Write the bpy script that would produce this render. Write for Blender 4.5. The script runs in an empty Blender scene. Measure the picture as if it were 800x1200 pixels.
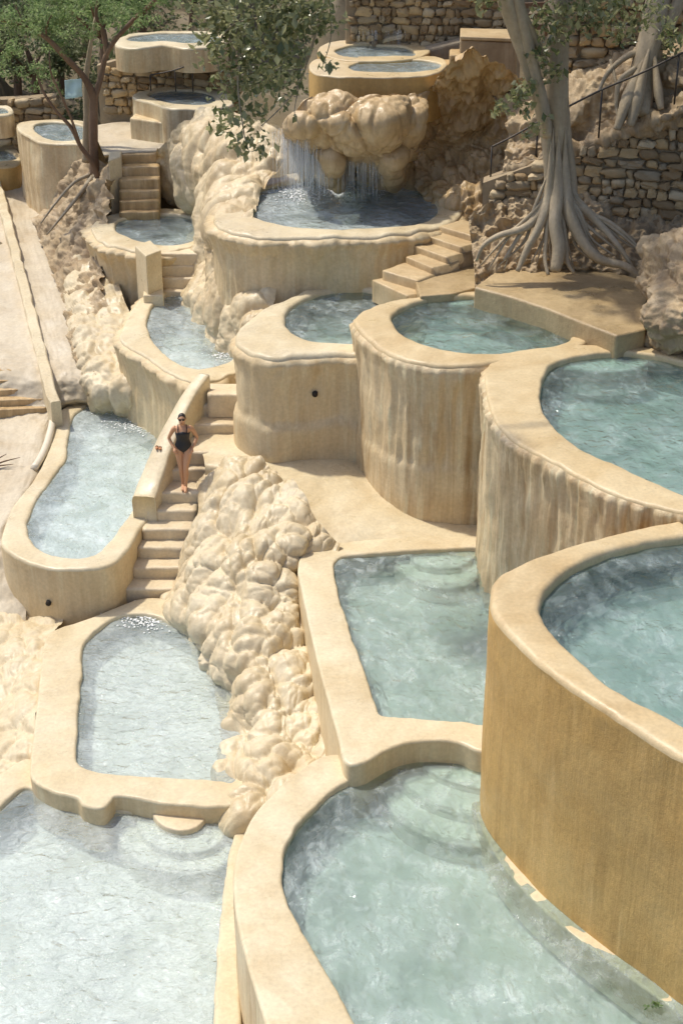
import bpy, math, random
import numpy as np
from mathutils import Vector
random.seed(7); rng = np.random.default_rng(7)
scene = bpy.context.scene
COL = scene.collection

# ------------------------------------------------------------------ camera, sky, sun, exposure
FPX, PITCH, CZ = 1800.0, 27.0, 14.19
cd = bpy.data.cameras.new('camera'); cam = bpy.data.objects.new('camera', cd); COL.objects.link(cam)
cam.location = (0, 0, CZ); cam.rotation_euler = (math.radians(90 - PITCH), 0, 0)
cd.sensor_fit = 'VERTICAL'; cd.sensor_height = 36; cd.lens = 36 * FPX / 1200; cd.clip_end = 2000
scene.camera = cam
SUN_EL, SUN_AZ = math.radians(63), math.radians(-60)      # azimuth from +Y towards +X
world = bpy.data.worlds.new('World'); scene.world = world; world.use_nodes = True
wn = world.node_tree; bg = wn.nodes['Background']
sky = wn.nodes.new('ShaderNodeTexSky'); sky.sky_type = 'NISHITA'; sky.sun_disc = False
sky.sun_elevation = SUN_EL; sky.sun_rotation = SUN_AZ; sky.altitude = 1200; sky.dust_density = 5.0; sky.air_density = 0.7; sky.ozone_density = 0.3
wn.links.new(sky.outputs[0], bg.inputs[0]); bg.inputs[1].default_value = 0.15
sd = bpy.data.lights.new('sun', 'SUN'); sd.energy = 2.5; sd.angle = math.radians(2.0); sd.color = (1, 0.94, 0.83)
sun = bpy.data.objects.new('sun', sd); COL.objects.link(sun)
sv = Vector((math.sin(SUN_AZ) * math.cos(SUN_EL), math.cos(SUN_AZ) * math.cos(SUN_EL), math.sin(SUN_EL)))
sun.rotation_euler = sv.to_track_quat('Z', 'Y').to_euler(); sun.location = sv * 60
scene.view_settings.view_transform = 'Standard'; scene.view_settings.look = 'None'
scene.view_settings.exposure = 0.52; scene.view_settings.gamma = 1
scene.cycles.max_bounces = 8; scene.cycles.transparent_max_bounces = 16; scene.cycles.caustics_reflective = False

# ------------------------------------------------------------------ pixel -> place helpers (800 x 1200 photograph)
_c, _s = math.cos(math.radians(PITCH)), math.sin(math.radians(PITCH))
def ray(u, v):
    a = (u - 400) / FPX; b = -(v - 600) / FPX
    return np.array((a, _c + b * _s, -_s + b * _c))
def P(u, v, z):                      # on the level plane z
    r = ray(u, v); t = (z - CZ) / r[2]
    return np.array((r[0] * t, r[1] * t, z))
def PY(u, v, y):                     # on the upright plane at distance y
    r = ray(u, v); t = y / r[1]
    return np.array((r[0] * t, y, CZ + r[2] * t))

# ------------------------------------------------------------------ noise
_perm = rng.permutation(512); _perm = np.concatenate([_perm, _perm, _perm])
_grad = rng.normal(size=(512, 3)); _grad /= np.linalg.norm(_grad, axis=1)[:, None]
def perlin(p):
    p = np.asarray(p, float); i = np.floor(p).astype(int); f = p - i; u = f * f * f * (f * (f * 6 - 15) + 10)
    def g(dx, dy, dz):
        h = _perm[(_perm[(_perm[(i[..., 0] + dx) & 511] + i[..., 1] + dy) & 511] + i[..., 2] + dz) & 511]
        return (_grad[h] * (f - (dx, dy, dz))).sum(-1)
    l = lambda a, b, t: a + (b - a) * t
    x00 = l(g(0,0,0), g(1,0,0), u[...,0]); x10 = l(g(0,1,0), g(1,1,0), u[...,0])
    x01 = l(g(0,0,1), g(1,0,1), u[...,0]); x11 = l(g(0,1,1), g(1,1,1), u[...,0])
    return l(l(x00, x10, u[...,1]), l(x01, x11, u[...,1]), u[...,2]) * 1.6
def fbm(p, o=4, gain=.5):
    p = np.asarray(p, float); a = 1; r = 0
    for k in range(o): r = r + a * perlin(p + 17.3 * k); p = p * 2.03; a *= gain
    return r
_feat = rng.random((4096, 3))
def worley(p):
    p = np.asarray(p, float); i = np.floor(p).astype(int)
    d1 = np.full(p.shape[:-1], 9.0); d2 = d1.copy()
    for dx in (-1,0,1):
        for dy in (-1,0,1):
            for dz in (-1,0,1):
                c = i + (dx, dy, dz)
                h = (c[...,0] * 73856093 ^ c[...,1] * 19349663 ^ c[...,2] * 83492791) & 4095
                d = np.linalg.norm(c + _feat[h] - p, axis=-1)
                d2 = np.minimum(d2, np.maximum(d1, d)); d1 = np.minimum(d1, d)
    return d1, d2
def domes(p):                        # pillowy cauliflower lumps, 0..1
    d1, d2 = worley(p)
    return np.sqrt(np.clip(1 - (d1 / 1.02) ** 2, 0, 1)) * (.55 + .45 * np.clip((d2 - d1) * 3, 0, 1) ** .5)

# ------------------------------------------------------------------ objects
def setp(o, label=None, cat=None, group=None, kind=None):
    if label: o['label'] = label
    if cat: o['category'] = cat
    if group: o['group'] = group
    if kind: o['kind'] = kind
    return o
def mesh(name, V, F, mat=None, parent=None, smooth=True):
    me = bpy.data.meshes.new(name); me.from_pydata([tuple(map(float, v)) for v in V], [], [tuple(map(int, f)) for f in F]); me.update()
    if smooth: me.shade_smooth()
    if mat: me.materials.append(mat)
    o = bpy.data.objects.new(name, me); COL.objects.link(o)
    if parent: o.parent = parent
    return o
def inst(name, me, parent=None, loc=(0,0,0), rot=(0,0,0), sc=(1,1,1)):
    o = bpy.data.objects.new(name, me); COL.objects.link(o); o.location = loc; o.rotation_euler = rot; o.scale = sc
    if parent: o.parent = parent
    return o
def empty(name, label=None, cat=None, group=None):
    o = bpy.data.objects.new(name, None); COL.objects.link(o); o.empty_display_size = .2
    return setp(o, label, cat, group)
def grid_faces(R, C, wrap=False, off=0):
    F = []
    for r in range(R - 1):
        for c in range(C if wrap else C - 1):
            c2 = (c + 1) % C
            F.append((off + r*C + c, off + r*C + c2, off + (r+1)*C + c2, off + (r+1)*C + c))
    return F
def cr(pts, n, closed=False):        # Catmull-Rom through pts -> n samples, even in arc length of the first three columns
    p = np.asarray(pts, float); m = len(p)
    seg = m if closed else m - 1; T = []
    for k in range(seg):
        idx = [(k-1) % m, k, (k+1) % m, (k+2) % m] if closed else [max(k-1,0), k, min(k+1,m-1), min(k+2,m-1)]
        a, b, c, d = p[idx]
        for t in np.linspace(0, 1, 24, endpoint=False):
            T.append(.5 * ((2*b) + (c-a)*t + (2*a-5*b+4*c-d)*t*t + (-a+3*b-3*c+d)*t**3))
    T.append(p[0] if closed else p[-1]); T = np.array(T)
    L = np.concatenate([[0], np.cumsum(np.linalg.norm(np.diff(T[:, :3], axis=0), axis=1))])
    q = np.linspace(0, L[-1], n + 1)[:-1] if closed else np.linspace(0, L[-1], n)
    return np.stack([np.interp(q, L, T[:, j]) for j in range(T.shape[1])], 1)
def bez_patch(ctrl, R, C):           # bicubic Catmull-Rom of a control grid
    ctrl = np.asarray(ctrl, float)
    def interp(a, n):
        m = len(a); t = np.linspace(0, m - 1 - 1e-9, n); k = np.floor(t).astype(int); f = (t - k)[:, None, None]
        g = lambda i: a[np.clip(i, 0, m - 1)]
        A, B, Cc, D = g(k-1), g(k), g(k+1), g(k+2)
        return .5 * ((2*B) + (Cc-A)*f + (2*A-5*B+4*Cc-D)*f*f + (-A+3*B-3*Cc+D)*f**3)
    a = interp(ctrl, R)
    return interp(a.transpose(1, 0, 2), C).transpose(1, 0, 2)
def grid_normals(G):
    du = np.gradient(G, axis=1); dv = np.gradient(G, axis=0)
    n = np.cross(du, dv); n /= np.linalg.norm(n, axis=2)[..., None] + 1e-9
    tocam = np.array((0, 0, CZ)) - G
    s = np.sign((n * tocam).sum(2)); 
    if s.mean() < 0: n = -n
    return n
def tube(pts, rad, n=8, cap=True, wob=0, flat=None):
    pts = np.asarray(pts, float); rad = np.asarray(rad, float); m = len(pts); V = []
    T = np.gradient(pts, axis=0); T /= np.linalg.norm(T, axis=1)[:, None] + 1e-9
    up = np.array((0, 0, 1.)) if abs(T[0][2]) < .9 else np.array((1., 0, 0))
    for k in range(m):
        a = np.cross(T[k], up); a /= np.linalg.norm(a) + 1e-9; b = np.cross(a, T[k]); up = b
        for j in range(n):
            th = 2 * math.pi * j / n
            r = rad[k] * (1 + (wob * math.sin(3 * th + k * .35) + wob * .6 * math.sin(5 * th - k * .2) if wob else 0))
            V.append(pts[k] + r * (a * math.cos(th) + b * math.sin(th)))
    F = grid_faces(m, n, True)
    if cap: F += [tuple(range(n))[::-1], tuple((m-1)*n + j for j in range(n))]
    return V, F
class MB:
    def __init__(s): s.V = []; s.F = []
    def add(s, VF):
        o = len(s.V); s.V += [tuple(v) for v in VF[0]]; s.F += [tuple(i + o for i in f) for f in VF[1]]; return s
    def build(s, name, mat, parent=None, smooth=True): return mesh(name, s.V, s.F, mat, parent, smooth)
def bevel(o, w, seg=2):
    m = o.modifiers.new('bevel', 'BEVEL'); m.width = w; m.segments = seg; m.limit_method = 'ANGLE'; m.angle_limit = math.radians(40)
    return o

# ------------------------------------------------------------------ materials
def newmat(name):
    m = bpy.data.materials.new(name); m.use_nodes = True; nt = m.node_tree; nt.nodes.clear()
    return m, nt, nt.nodes.new('ShaderNodeOutputMaterial')
def nd(nt, t, **kw):
    n = nt.nodes.new('ShaderNode' + t)
    for k, v in kw.items():
        if k in n.inputs: n.inputs[k].default_value = v
        else: setattr(n, k, v)
    return n
def noise(nt, co, scale, detail=3, rough=.55, mapping=None, dist=0):
    if mapping:
        mp = nd(nt, 'Mapping'); mp.inputs['Scale'].default_value = mapping; nt.links.new(co, mp.inputs['Vector']); co = mp.outputs[0]
    n = nd(nt, 'TexNoise'); n.inputs['Scale'].default_value = scale; n.inputs['Detail'].default_value = detail
    n.inputs['Roughness'].default_value = rough; n.inputs['Distortion'].default_value = dist
    nt.links.new(co, n.inputs['Vector']); return n.outputs['Fac']
def ramp(nt, fac, stops):
    r = nd(nt, 'ValToRGB'); e = r.color_ramp.elements
    while len(e) < len(stops): e.new(.5)
    for k, (p, c) in enumerate(stops): e[k].position = p; e[k].color = (*c, 1) if len(c) == 3 else c
    nt.links.new(fac, r.inputs[0]); return r.outputs[0]
def mixc(nt, fac, a, b, mode='MIX'):
    m = nd(nt, 'Mix', data_type='RGBA', blend_type=mode)
    for sock, v in ((m.inputs[0], fac), (m.inputs[6], a), (m.inputs[7], b)):
        if hasattr(v, 'is_output'): nt.links.new(v, sock)
        elif isinstance(v, (int, float)): sock.default_value = v
        else: sock.default_value = (*v, 1)
    return m.outputs[2]
def math_(nt, op, a, b=None, clamp=False):
    m = nd(nt, 'Math', operation=op, use_clamp=clamp)
    for k, v in enumerate((a, b)):
        if v is None: continue
        if hasattr(v, 'is_output'): nt.links.new(v, m.inputs[k])
        else: m.inputs[k].default_value = v
    return m.outputs[0]
def stone_mat(name, light, mid, dark, streak=.5, stain=.4, rough=(.35, .75), bump=.25, fine=14, lumpy=0, spec=.5):
    light, mid, dark = [(c[0] * .965, c[1] * .965, c[2] * .92) for c in (light, mid, dark)]
    m, nt, out = newmat(name); geo = nd(nt, 'NewGeometry'); co = geo.outputs['Position']
    n1 = noise(nt, co, .9, 4, .6, dist=.4); n2 = noise(nt, co, 1.6, 4, .6, (3.2, 3.2, .22), .3)
    n3 = noise(nt, co, 6, 3, .6, (3, 3, .16)); n4 = noise(nt, co, fine, 4, .65)
    c = ramp(nt, n1, [(.32, mid), (.62, light)])
    s = ramp(nt, n2, [(.42, (0,0,0)), (.68, (1,1,1))]); s = math_(nt, 'MULTIPLY', s, streak)
    pz = ramp(nt, noise(nt, co, .8, 4, .6, (1, 1, .6), .6), [(.38, (.12,)*3), (.62, (1,)*3)]); s = math_(nt, 'MULTIPLY', s, pz)
    c = mixc(nt, s, c, dark)
    wd = ramp(nt, noise(nt, co, 2.3, 4, .65, (2.6, 2.6, .2), .4), [(.54, (0,0,0)), (.7, (1,1,1))]); c = mixc(nt, math_(nt, 'MULTIPLY', wd, min(.6, streak * .7)), c, tuple(min(.8, x * 1.18 + .06) for x in light))
    s3 = ramp(nt, n3, [(.45, (0,0,0)), (.75, (1,1,1))]); c = mixc(nt, math_(nt, 'MULTIPLY', math_(nt, 'MULTIPLY', s3, pz), streak * .6), c, tuple(.5 * (a_ + b_) for a_, b_ in zip(mid, dark)))
    st = ramp(nt, noise(nt, co, .45, 5, .65, dist=.8), [(.5, (0,0,0)), (.72, (1,1,1))]); c = mixc(nt, math_(nt, 'MULTIPLY', st, stain), c, dark)
    g = ramp(nt, n4, [(.25, (.84,.84,.84)), (.7, (1.06,1.06,1.06))]); c = mixc(nt, 1, c, g, 'MULTIPLY')
    b = nd(nt, 'BsdfPrincipled'); nt.links.new(c, b.inputs['Base Color'])
    rr = ramp(nt, noise(nt, co, 1.3, 4, .6), [(.35, (rough[0],)*3), (.65, (rough[1],)*3)]); nt.links.new(rr, b.inputs['Roughness'])
    b.inputs['Specular IOR Level'].default_value = spec
    h = math_(nt, 'ADD', math_(nt, 'MULTIPLY', n4, .5), math_(nt, 'MULTIPLY', n3, streak))
    h = math_(nt, 'ADD', h, math_(nt, 'MULTIPLY', noise(nt, co, fine * 4, 3, .6), .25))
    bp = nd(nt, 'Bump', Strength=bump, Distance=.04); nt.links.new(h, bp.inputs['Height']); nt.links.new(bp.outputs[0], b.inputs['Normal'])
    nt.links.new(b.outputs[0], out.inputs[0]); return m
def plain(name, col, rough=.6, var=.12, scale=9, metal=0, bump=.1):
    m, nt, out = newmat(name); co = nd(nt, 'NewGeometry').outputs['Position']
    n = noise(nt, co, scale, 4, .6); c = mixc(nt, n, tuple(x * (1 - var) for x in col), tuple(min(1, x * (1 + var)) for x in col))
    b = nd(nt, 'BsdfPrincipled', Roughness=rough, Metallic=metal); nt.links.new(c, b.inputs['Base Color'])
    bp = nd(nt, 'Bump', Strength=bump, Distance=.03); nt.links.new(noise(nt, co, scale * 3, 3), bp.inputs['Height']); nt.links.new(bp.outputs[0], b.inputs['Normal'])
    nt.links.new(b.outputs[0], out.inputs[0]); return m
def leaf_mat(name, a, b_, trans=.35, rough=.45):
    m, nt, out = newmat(name); geo = nd(nt, 'NewGeometry')
    c = mixc(nt, geo.outputs['Random Per Island'], a, b_)
    b = nd(nt, 'BsdfPrincipled', Roughness=rough); nt.links.new(c, b.inputs['Base Color'])
    t = nd(nt, 'BsdfTranslucent'); nt.links.new(c, t.inputs[0])
    mx = nd(nt, 'MixShader'); mx.inputs[0].default_value = trans; nt.links.new(b.outputs[0], mx.inputs[1]); nt.links.new(t.outputs[0], mx.inputs[2])
    nt.links.new(mx.outputs[0], out.inputs[0]); return m
def water_mat(name, milk, tint, body, wave=1.0, foam=0.0, mscale=1.0, stretch=(1, .7, 1), swirl=.25, refr=.45):  # foam: strength of the white mottling, foam plus painted caustic light
    m, nt, out = newmat(name); co = nd(nt, 'NewGeometry').outputs['Position']
    w1 = noise(nt, co, 1.7, 2, .5, stretch, .5); w2 = noise(nt, co, 4.6, 2, .5, stretch, .7); w3 = noise(nt, co, 13, 3, .55, stretch, .4); w4 = noise(nt, co, 34, 2, .5, stretch, .2)
    h = math_(nt, 'ADD', math_(nt, 'MULTIPLY', w1, .5), math_(nt, 'ADD', math_(nt, 'MULTIPLY', w2, .36), math_(nt, 'ADD', math_(nt, 'MULTIPLY', w3, .14), math_(nt, 'MULTIPLY', w4, .03))))
    bp = nd(nt, 'Bump', Strength=.55 * wave, Distance=.25); nt.links.new(h, bp.inputs['Height'])
    tr0 = nd(nt, 'BsdfTransparent'); tr0.inputs[0].default_value = (*[t ** .55 for t in tint], 1)
    rf = nd(nt, 'BsdfRefraction', Roughness=.03, IOR=1.3); rf.inputs[0].default_value = (*[t ** .75 for t in tint], 1); nt.links.new(bp.outputs[0], rf.inputs['Normal'])
    tr = nd(nt, 'MixShader'); tr.inputs[0].default_value = refr; nt.links.new(tr0.outputs[0], tr.inputs[1]); nt.links.new(rf.outputs[0], tr.inputs[2])
    df = nd(nt, 'BsdfDiffuse'); nt.links.new(bp.outputs[0], df.inputs['Normal'])
    cloud = noise(nt, co, .75 * mscale, 5, .6, None, .9)           # silt clouds drifting in the water
    mk = ramp(nt, cloud, [(.34, (max(0, milk - swirl),)*3), (.66, (min(1, milk + swirl),)*3)])
    fine_ = noise(nt, co, 4.2, 5, .62, stretch, .55)
    foam_caustic = ramp(nt, fine_, [(.46, (0,0,0)), (.8, (1,1,1))]); foam_caustic = math_(nt, 'MULTIPLY', foam_caustic, foam)  # white mottling: foam plus caustic light painted into the water colour
    foam_caustic = math_(nt, 'MULTIPLY', foam_caustic, ramp(nt, cloud, [(.32, (.2,)*3), (.62, (1,)*3)]))
    mk = math_(nt, 'ADD', mk, foam_caustic, True)
    c = mixc(nt, foam_caustic, body, (.86, .88, .86)); nt.links.new(c, df.inputs[0])
    m1 = nd(nt, 'MixShader'); nt.links.new(mk, m1.inputs[0]); nt.links.new(tr.outputs[0], m1.inputs[1]); nt.links.new(df.outputs[0], m1.inputs[2])
    gl = nd(nt, 'BsdfGlossy', Roughness=.05); nt.links.new(bp.outputs[0], gl.inputs['Normal'])
    fr = nd(nt, 'Fresnel', IOR=1.33); nt.links.new(bp.outputs[0], fr.inputs['Normal'])
    m2 = nd(nt, 'MixShader'); nt.links.new(fr.outputs[0], m2.inputs[0]); nt.links.new(m1.outputs[0], m2.inputs[1]); nt.links.new(gl.outputs[0], m2.inputs[2])
    nt.links.new(m2.outputs[0], out.inputs[0]); return m

CREAM, TAN, OCH, BRN = (.72, .58, .37), (.60, .44, .23), (.50, .33, .15), (.34, .20, .085)
M_rim = stone_mat('rim_travertine', (.72,.62,.44), (.64,.52,.33), (.48,.34,.17), .15, .5, (.25,.65), .25, 16)
M_rimo = stone_mat('rim_ochre', (.69,.55,.34), (.60,.45,.25), (.44,.29,.13), .15, .55, (.25,.6), .25, 16)
M_wall = stone_mat('wall_cream', CREAM, (.66,.50,.29), (.48,.32,.15), .5, .25, (.35,.7), .3)
M_wallt = stone_mat('wall_tan', (.75,.61,.40), (.66,.50,.29), (.38,.23,.10), .9, .35, (.35,.7), .35)
M_wallo = stone_mat('wall_ochre', (.64,.41,.15), (.56,.34,.11), (.42,.245,.075), .5, .35, (.4,.75), .35)
M_flow = stone_mat('flow_travertine', (.70,.58,.39), (.60,.46,.27), (.40,.26,.12), .5, .45, (.35,.65), .3, 11)
M_flowb = stone_mat('flow_brown', (.64,.48,.28), (.50,.34,.16), (.29,.165,.065), .6, .6, (.25,.6), .3, 11)
M_lump = stone_mat('lump_travertine', (.69,.59,.42), (.61,.49,.31), (.46,.32,.16), .35, .4, (.35,.7), .3, 11)
M_lumpb = stone_mat('lump_brown', (.62,.45,.25), (.46,.30,.13), (.24,.135,.05), .6, .5, (.25,.6), .4, 9)
M_rock = stone_mat('rock_brown', (.52,.40,.25), (.36,.25,.14), (.17,.11,.055), .5, .55, (.5,.85), .6, 8)
M_rockg = stone_mat('rock_grey', (.42,.36,.27), (.30,.24,.17), (.14,.10,.06), .3, .5, (.6,.9), .6, 8)
M_step = stone_mat('step_stone', (.73,.62,.45), (.66,.53,.35), (.50,.35,.19), .15, .3, (.3,.65), .2, 16)
M_stepb = stone_mat('step_brown', (.62,.48,.29), (.52,.37,.20), (.34,.22,.10), .3, .45, (.35,.7), .3, 14)
M_path = stone_mat('path_stone', (.60,.52,.40), (.52,.43,.31), (.42,.32,.20), .1, .35, (.4,.8), .3, 12)
M_slab = stone_mat('slab_ochre', (.52,.39,.22), (.42,.30,.16), (.25,.17,.085), .3, .7, (.25,.6), .5, 9)
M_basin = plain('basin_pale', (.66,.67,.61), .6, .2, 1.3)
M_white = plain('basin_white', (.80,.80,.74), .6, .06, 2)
M_bwall = plain('basin_wall_shade', (.13,.19,.17), .6, .25, 3)  # shade on the inner pool walls, put into a dark grey-green colour
M_ustep = plain('underwater_step', (.82,.80,.70), .5, .12, 5)
M_terr = stone_mat('terrain_soil', (.21,.165,.10), (.155,.12,.07), (.085,.07,.035), .1, .6, (.7,.95), .6, 6)
M_hill = stone_mat('hill_scrub', (.22,.20,.11), (.14,.14,.07), (.07,.08,.035), .05, .7, (.8,.95), .8, 4)
M_mort = stone_mat('mortar', (.40,.31,.20), (.32,.24,.15), (.20,.14,.08), .2, .5, (.7,.95), .6, 10)
M_stone = [plain('wall_stone_%s' % n, c, .75, .22, 7, 0, .5) for n, c in (('buff', (.42,.30,.155)), ('grey', (.34,.26,.155)), ('tan', (.47,.33,.16)), ('pale', (.50,.39,.23)), ('dark', (.27,.18,.085)))]
M_bark = stone_mat('bark_pale', (.47,.38,.26), (.37,.29,.185), (.23,.17,.10), .5, .35, (.55,.8), .5, 12)
M_barkd = stone_mat('bark_brown', (.24,.15,.09), (.17,.10,.06), (.09,.055,.03), .4, .4, (.6,.9), .6, 12)
M_metal = plain('rail_metal', (.07,.06,.05), .5, .2, 12, .6)
M_pipe = plain('pipe_pale', (.70,.62,.48), .4, .1, 8)
M_dark = plain('hole_dark', (.03,.022,.015), .9, .2, 9)
M_foam = plain('foam_white', (.86,.87,.85), .5, .05, 14, 0, .4)
M_teal = plain('teal_sheet', (.42,.56,.53), .7, .1, 3)

from mathutils.geometry import delaunay_2d_cdt
def fill_loop(L, spacing):
    L = np.asarray(L, float); n = len(L); x0, y0 = L[:, 0].min(), L[:, 1].min(); x1, y1 = L[:, 0].max(), L[:, 1].max()
    X, Y = np.meshgrid(np.arange(x0, x1, spacing), np.arange(y0, y1, spacing)); X = X.ravel() + rng.uniform(-.2, .2, X.size) * spacing; Y = Y.ravel() + rng.uniform(-.2, .2, Y.size) * spacing
    ins = np.zeros(X.size, bool)
    for k in range(n):
        a, b = L[k], L[(k + 1) % n]; c = (a[1] > Y) != (b[1] > Y)
        with np.errstate(divide='ignore', invalid='ignore'): ins ^= c & (X < (b[0] - a[0]) * (Y - a[1]) / (b[1] - a[1]) + a[0])
    keep = ins.copy()
    for k in range(0, n): keep &= (X - L[k, 0]) ** 2 + (Y - L[k, 1]) ** 2 > (spacing * .45) ** 2
    pts = [Vector((p[0], p[1])) for p in L] + [Vector((x, y)) for x, y in zip(X[keep], Y[keep])]
    V, _, F, *_r = delaunay_2d_cdt(pts, [(k, (k + 1) % n) for k in range(n)], [], 1, 1e-5)
    z = L[:, 2].mean(); V = np.array([(v[0], v[1], z) for v in V]); out = []
    for f in F:
        a, b, c = V[list(f)[:3]]
        out.append(tuple(f) if (b[0]-a[0])*(c[1]-a[1]) - (b[1]-a[1])*(c[0]-a[0]) > 0 else tuple(f)[::-1])
    return V, out
# ------------------------------------------------------------------ generic builders
TERR = []                                        # points the terrain has to stay under
def offset_dir(L):                               # outward horizontal normals of a closed loop
    t = np.roll(L, -1, 0) - np.roll(L, 1, 0); n = np.stack([t[:, 1], -t[:, 0]], 1); n /= np.linalg.norm(n, axis=1)[:, None] + 1e-9
    area = .5 * np.sum(L[:, 0] * np.roll(L[:, 1], -1) - np.roll(L[:, 0], -1) * L[:, 1])
    return n if area > 0 else -n
def pool(label, pairs, zr, base, depth=.75, wl=.09, wmat=None, rmat=None, water=None, amp=.012, ridge=0.0, lip=.0, plinth=None, flare=.0, lipw=.06, step=.055, seed=0, lipf=1.0, floor=None):
    root = empty('stone_pool', label, 'pool', 'terraced stone pools')
    wo = np.array([P(a, b, zr) for a, b, _, _ in pairs]); wi = np.array([P(c, d, zr) for _, _, c, d in pairs])
    per = np.linalg.norm(np.diff(np.vstack([wo, wo[:1]]), axis=0), axis=1).sum(); n = int(min(900, max(120, per / step)))
    both = cr(np.hstack([wo, wi]), n, True); o, i = both[:, :3], both[:, 3:]
    no, ni = offset_dir(o), offset_dir(i)
    def place(L, N, d, z):                       # ring moved along normals by d (array or number) at height z
        r = L.copy(); r[:, :2] += N * (d[:, None] if np.ndim(d) else d); r[:, 2] = z; return r
    # rim: inner lip, flat top with slight unevenness, outer lip
    rings = []; e = lipw
    for a in np.linspace(0, math.pi / 2, 5):     # inner rounded edge
        rings.append(place(i, ni, (1 - math.cos(math.pi/2 - a)) * 0 + e * (math.sin(a)) - e, zr - e * (1 - math.sin(a)) * 0 - e * (1 - math.sin(a))))
    rings = [place(i, ni, 0, zr - wl - .06)] + [place(i, ni, e * (1 - math.cos(a)), zr - e * (1 - math.sin(a))) for a in np.linspace(0, math.pi/2, 5)]
    A = place(i, ni, e, zr); B = place(o, no, -e, zr)
    for t in (.2, .4, .6, .8): rings.append(A * (1 - t) + B * t)
    oute = [place(o, no, -e * (1 - math.sin(a)), zr - e * (1 - math.cos(a))) for a in np.linspace(0, math.pi/2, 6)]
    rings += oute
    R = np.array(rings)
    up = fbm(np.stack([R[..., 0] * 1.3, R[..., 1] * 1.3, np.full(R.shape[:2], seed * 3.1)], -1), 3) * .02
    ln = fbm(np.stack([R[..., 0] * 2.1, R[..., 1] * 2.1, np.full(R.shape[:2], seed * 3.1 + 9)], -1), 3)
    w = np.ones(len(rings)); w[0] = 0
    R[..., 2] += up * w[:, None]
    R[1:6, :, :2] += (ni[None] * ln[1:6, :, None] * .025)
    R[-6:, :, 2] += ln[-6:] * (.015 + lip * .15)
    # wall: vertical, with flowstone ridges, dripping lip and an optional plinth lower down
    H = zr - e - base; m = int(max(6, min(90, H / .06))); zs = np.linspace(0, 1, m)
    if H > 1: zs = zs ** 1.0
    Wz = zr - e - zs * H
    s = np.stack([o[:, 0], o[:, 1]], 1)
    W = np.array([place(o, no, 0, z) for z in Wz])
    q = W.copy()
    rid = (1 - np.abs(perlin(q * (4.2, 4.2, .22) + seed * 5))) ** 2 - .55 + .5 * ((1 - np.abs(perlin(q * (9.5, 9.5, .4) + seed)))**2 - .55)
    blob = domes(q * (2.6, 2.6, .9) + seed) - .5
    d = amp * fbm(q * (1.1, 1.1, .7) + seed * 7, 4) + ridge * (rid * .8 + fbm(q * (7, 7, 1.5), 3) * .35)
    top = np.exp(-((zs * H) / .22) ** 2)[:, None]
    ragged = (.5 + .5 * fbm(np.stack([o[:, 0] * 2.3, o[:, 1] * 2.3, np.full(n, seed)], 1), 3))[None]
    d = d + lip * (domes(q * (3.1 * lipf, 3.1 * lipf, 1.6 * lipf) + seed) * 1.1) * np.exp(-((zs * H) / .45) ** 2)[:, None] + lip * .5 * top * ragged
    if plinth:
        zl = plinth[0] + .12 * fbm(np.stack([o[:, 0] * .9, o[:, 1] * .9, np.full(n, 3.3)], 1), 3)
        f = 1 / (1 + np.exp((Wz[:, None] - zl[None]) / .035)); d = d * (1 - .75 * f) + plinth[1] * f
    d = d + flare * np.clip((zs[:, None] - .82) / .18, 0, 1) ** 2
    fade = np.clip(zs * H / .06, 0, 1)[:, None]; d = d * fade
    # carry the lip's bulge smoothly into the rim edge
    W[..., :2] += no[None] * d[..., None]
    W[0] = R[-1]
    rim = mesh('rim', R.reshape(-1, 3), grid_faces(len(R), n, True), rmat or M_rim, root)
    wall = mesh('wall', W.reshape(-1, 3), grid_faces(m, n, True), wmat or M_wall, root)
    # basin
    zf = zr - depth; b = [place(i, ni, 0, zr - wl - .06), place(i, ni, -.02, zr - depth * .5), place(i, ni, -.06, zf + .1), place(i, ni, -.18, zf)]
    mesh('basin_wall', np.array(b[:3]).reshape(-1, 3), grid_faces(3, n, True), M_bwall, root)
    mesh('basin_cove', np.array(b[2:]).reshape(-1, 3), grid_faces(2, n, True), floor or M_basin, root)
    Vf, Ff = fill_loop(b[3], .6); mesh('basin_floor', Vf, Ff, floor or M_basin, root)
    wr = place(i, ni, .03, zr - wl); Vw, Fw = fill_loop(wr, .16 if per < 40 else .2)
    Vw[:, 2] += fbm(np.stack([Vw[:, 0] * 1.6, Vw[:, 1] * 1.3, np.full(len(Vw), seed * 2.7)], 1), 3) * .022
    mesh('water', Vw, Fw, water, root)
    for k in range(0, n, max(1, n // 40)): TERR.append((o[k, 0], o[k, 1], min(base, zf) + .1))
    cc = i.mean(0)
    for t in (0, .35, .7):
        for k in range(0, n, max(1, n // 16)): q_ = cc * (1 - t) + i[k] * t; TERR.append((q_[0], q_[1], min(base, zf) + .1))
    return root
def px_poly(pts, z): return np.array([P(u, v, z) for u, v in pts])
def slab(name, pts, thick, mat, parent=None, bev=.04, curve=0):
    L = np.asarray(pts, float)
    if curve: L = cr(L, curve, True)
    n = len(L); B = L.copy(); B[:, 2] -= thick
    area = np.sum(L[:, 0] * np.roll(L[:, 1], -1) - np.roll(L[:, 0], -1) * L[:, 1])
    if area < 0: L = L[::-1]; B = B[::-1]
    V = np.vstack([L, B]); F = [tuple(range(n)), tuple(range(2*n - 1, n - 1, -1))] + [(k, n + k, n + (k+1) % n, (k+1) % n) for k in range(n)]
    o = mesh(name, V, F, mat, parent, False)
    if bev: bevel(o, bev, 3)
    o.data.shade_smooth() if curve else None
    return o
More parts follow.
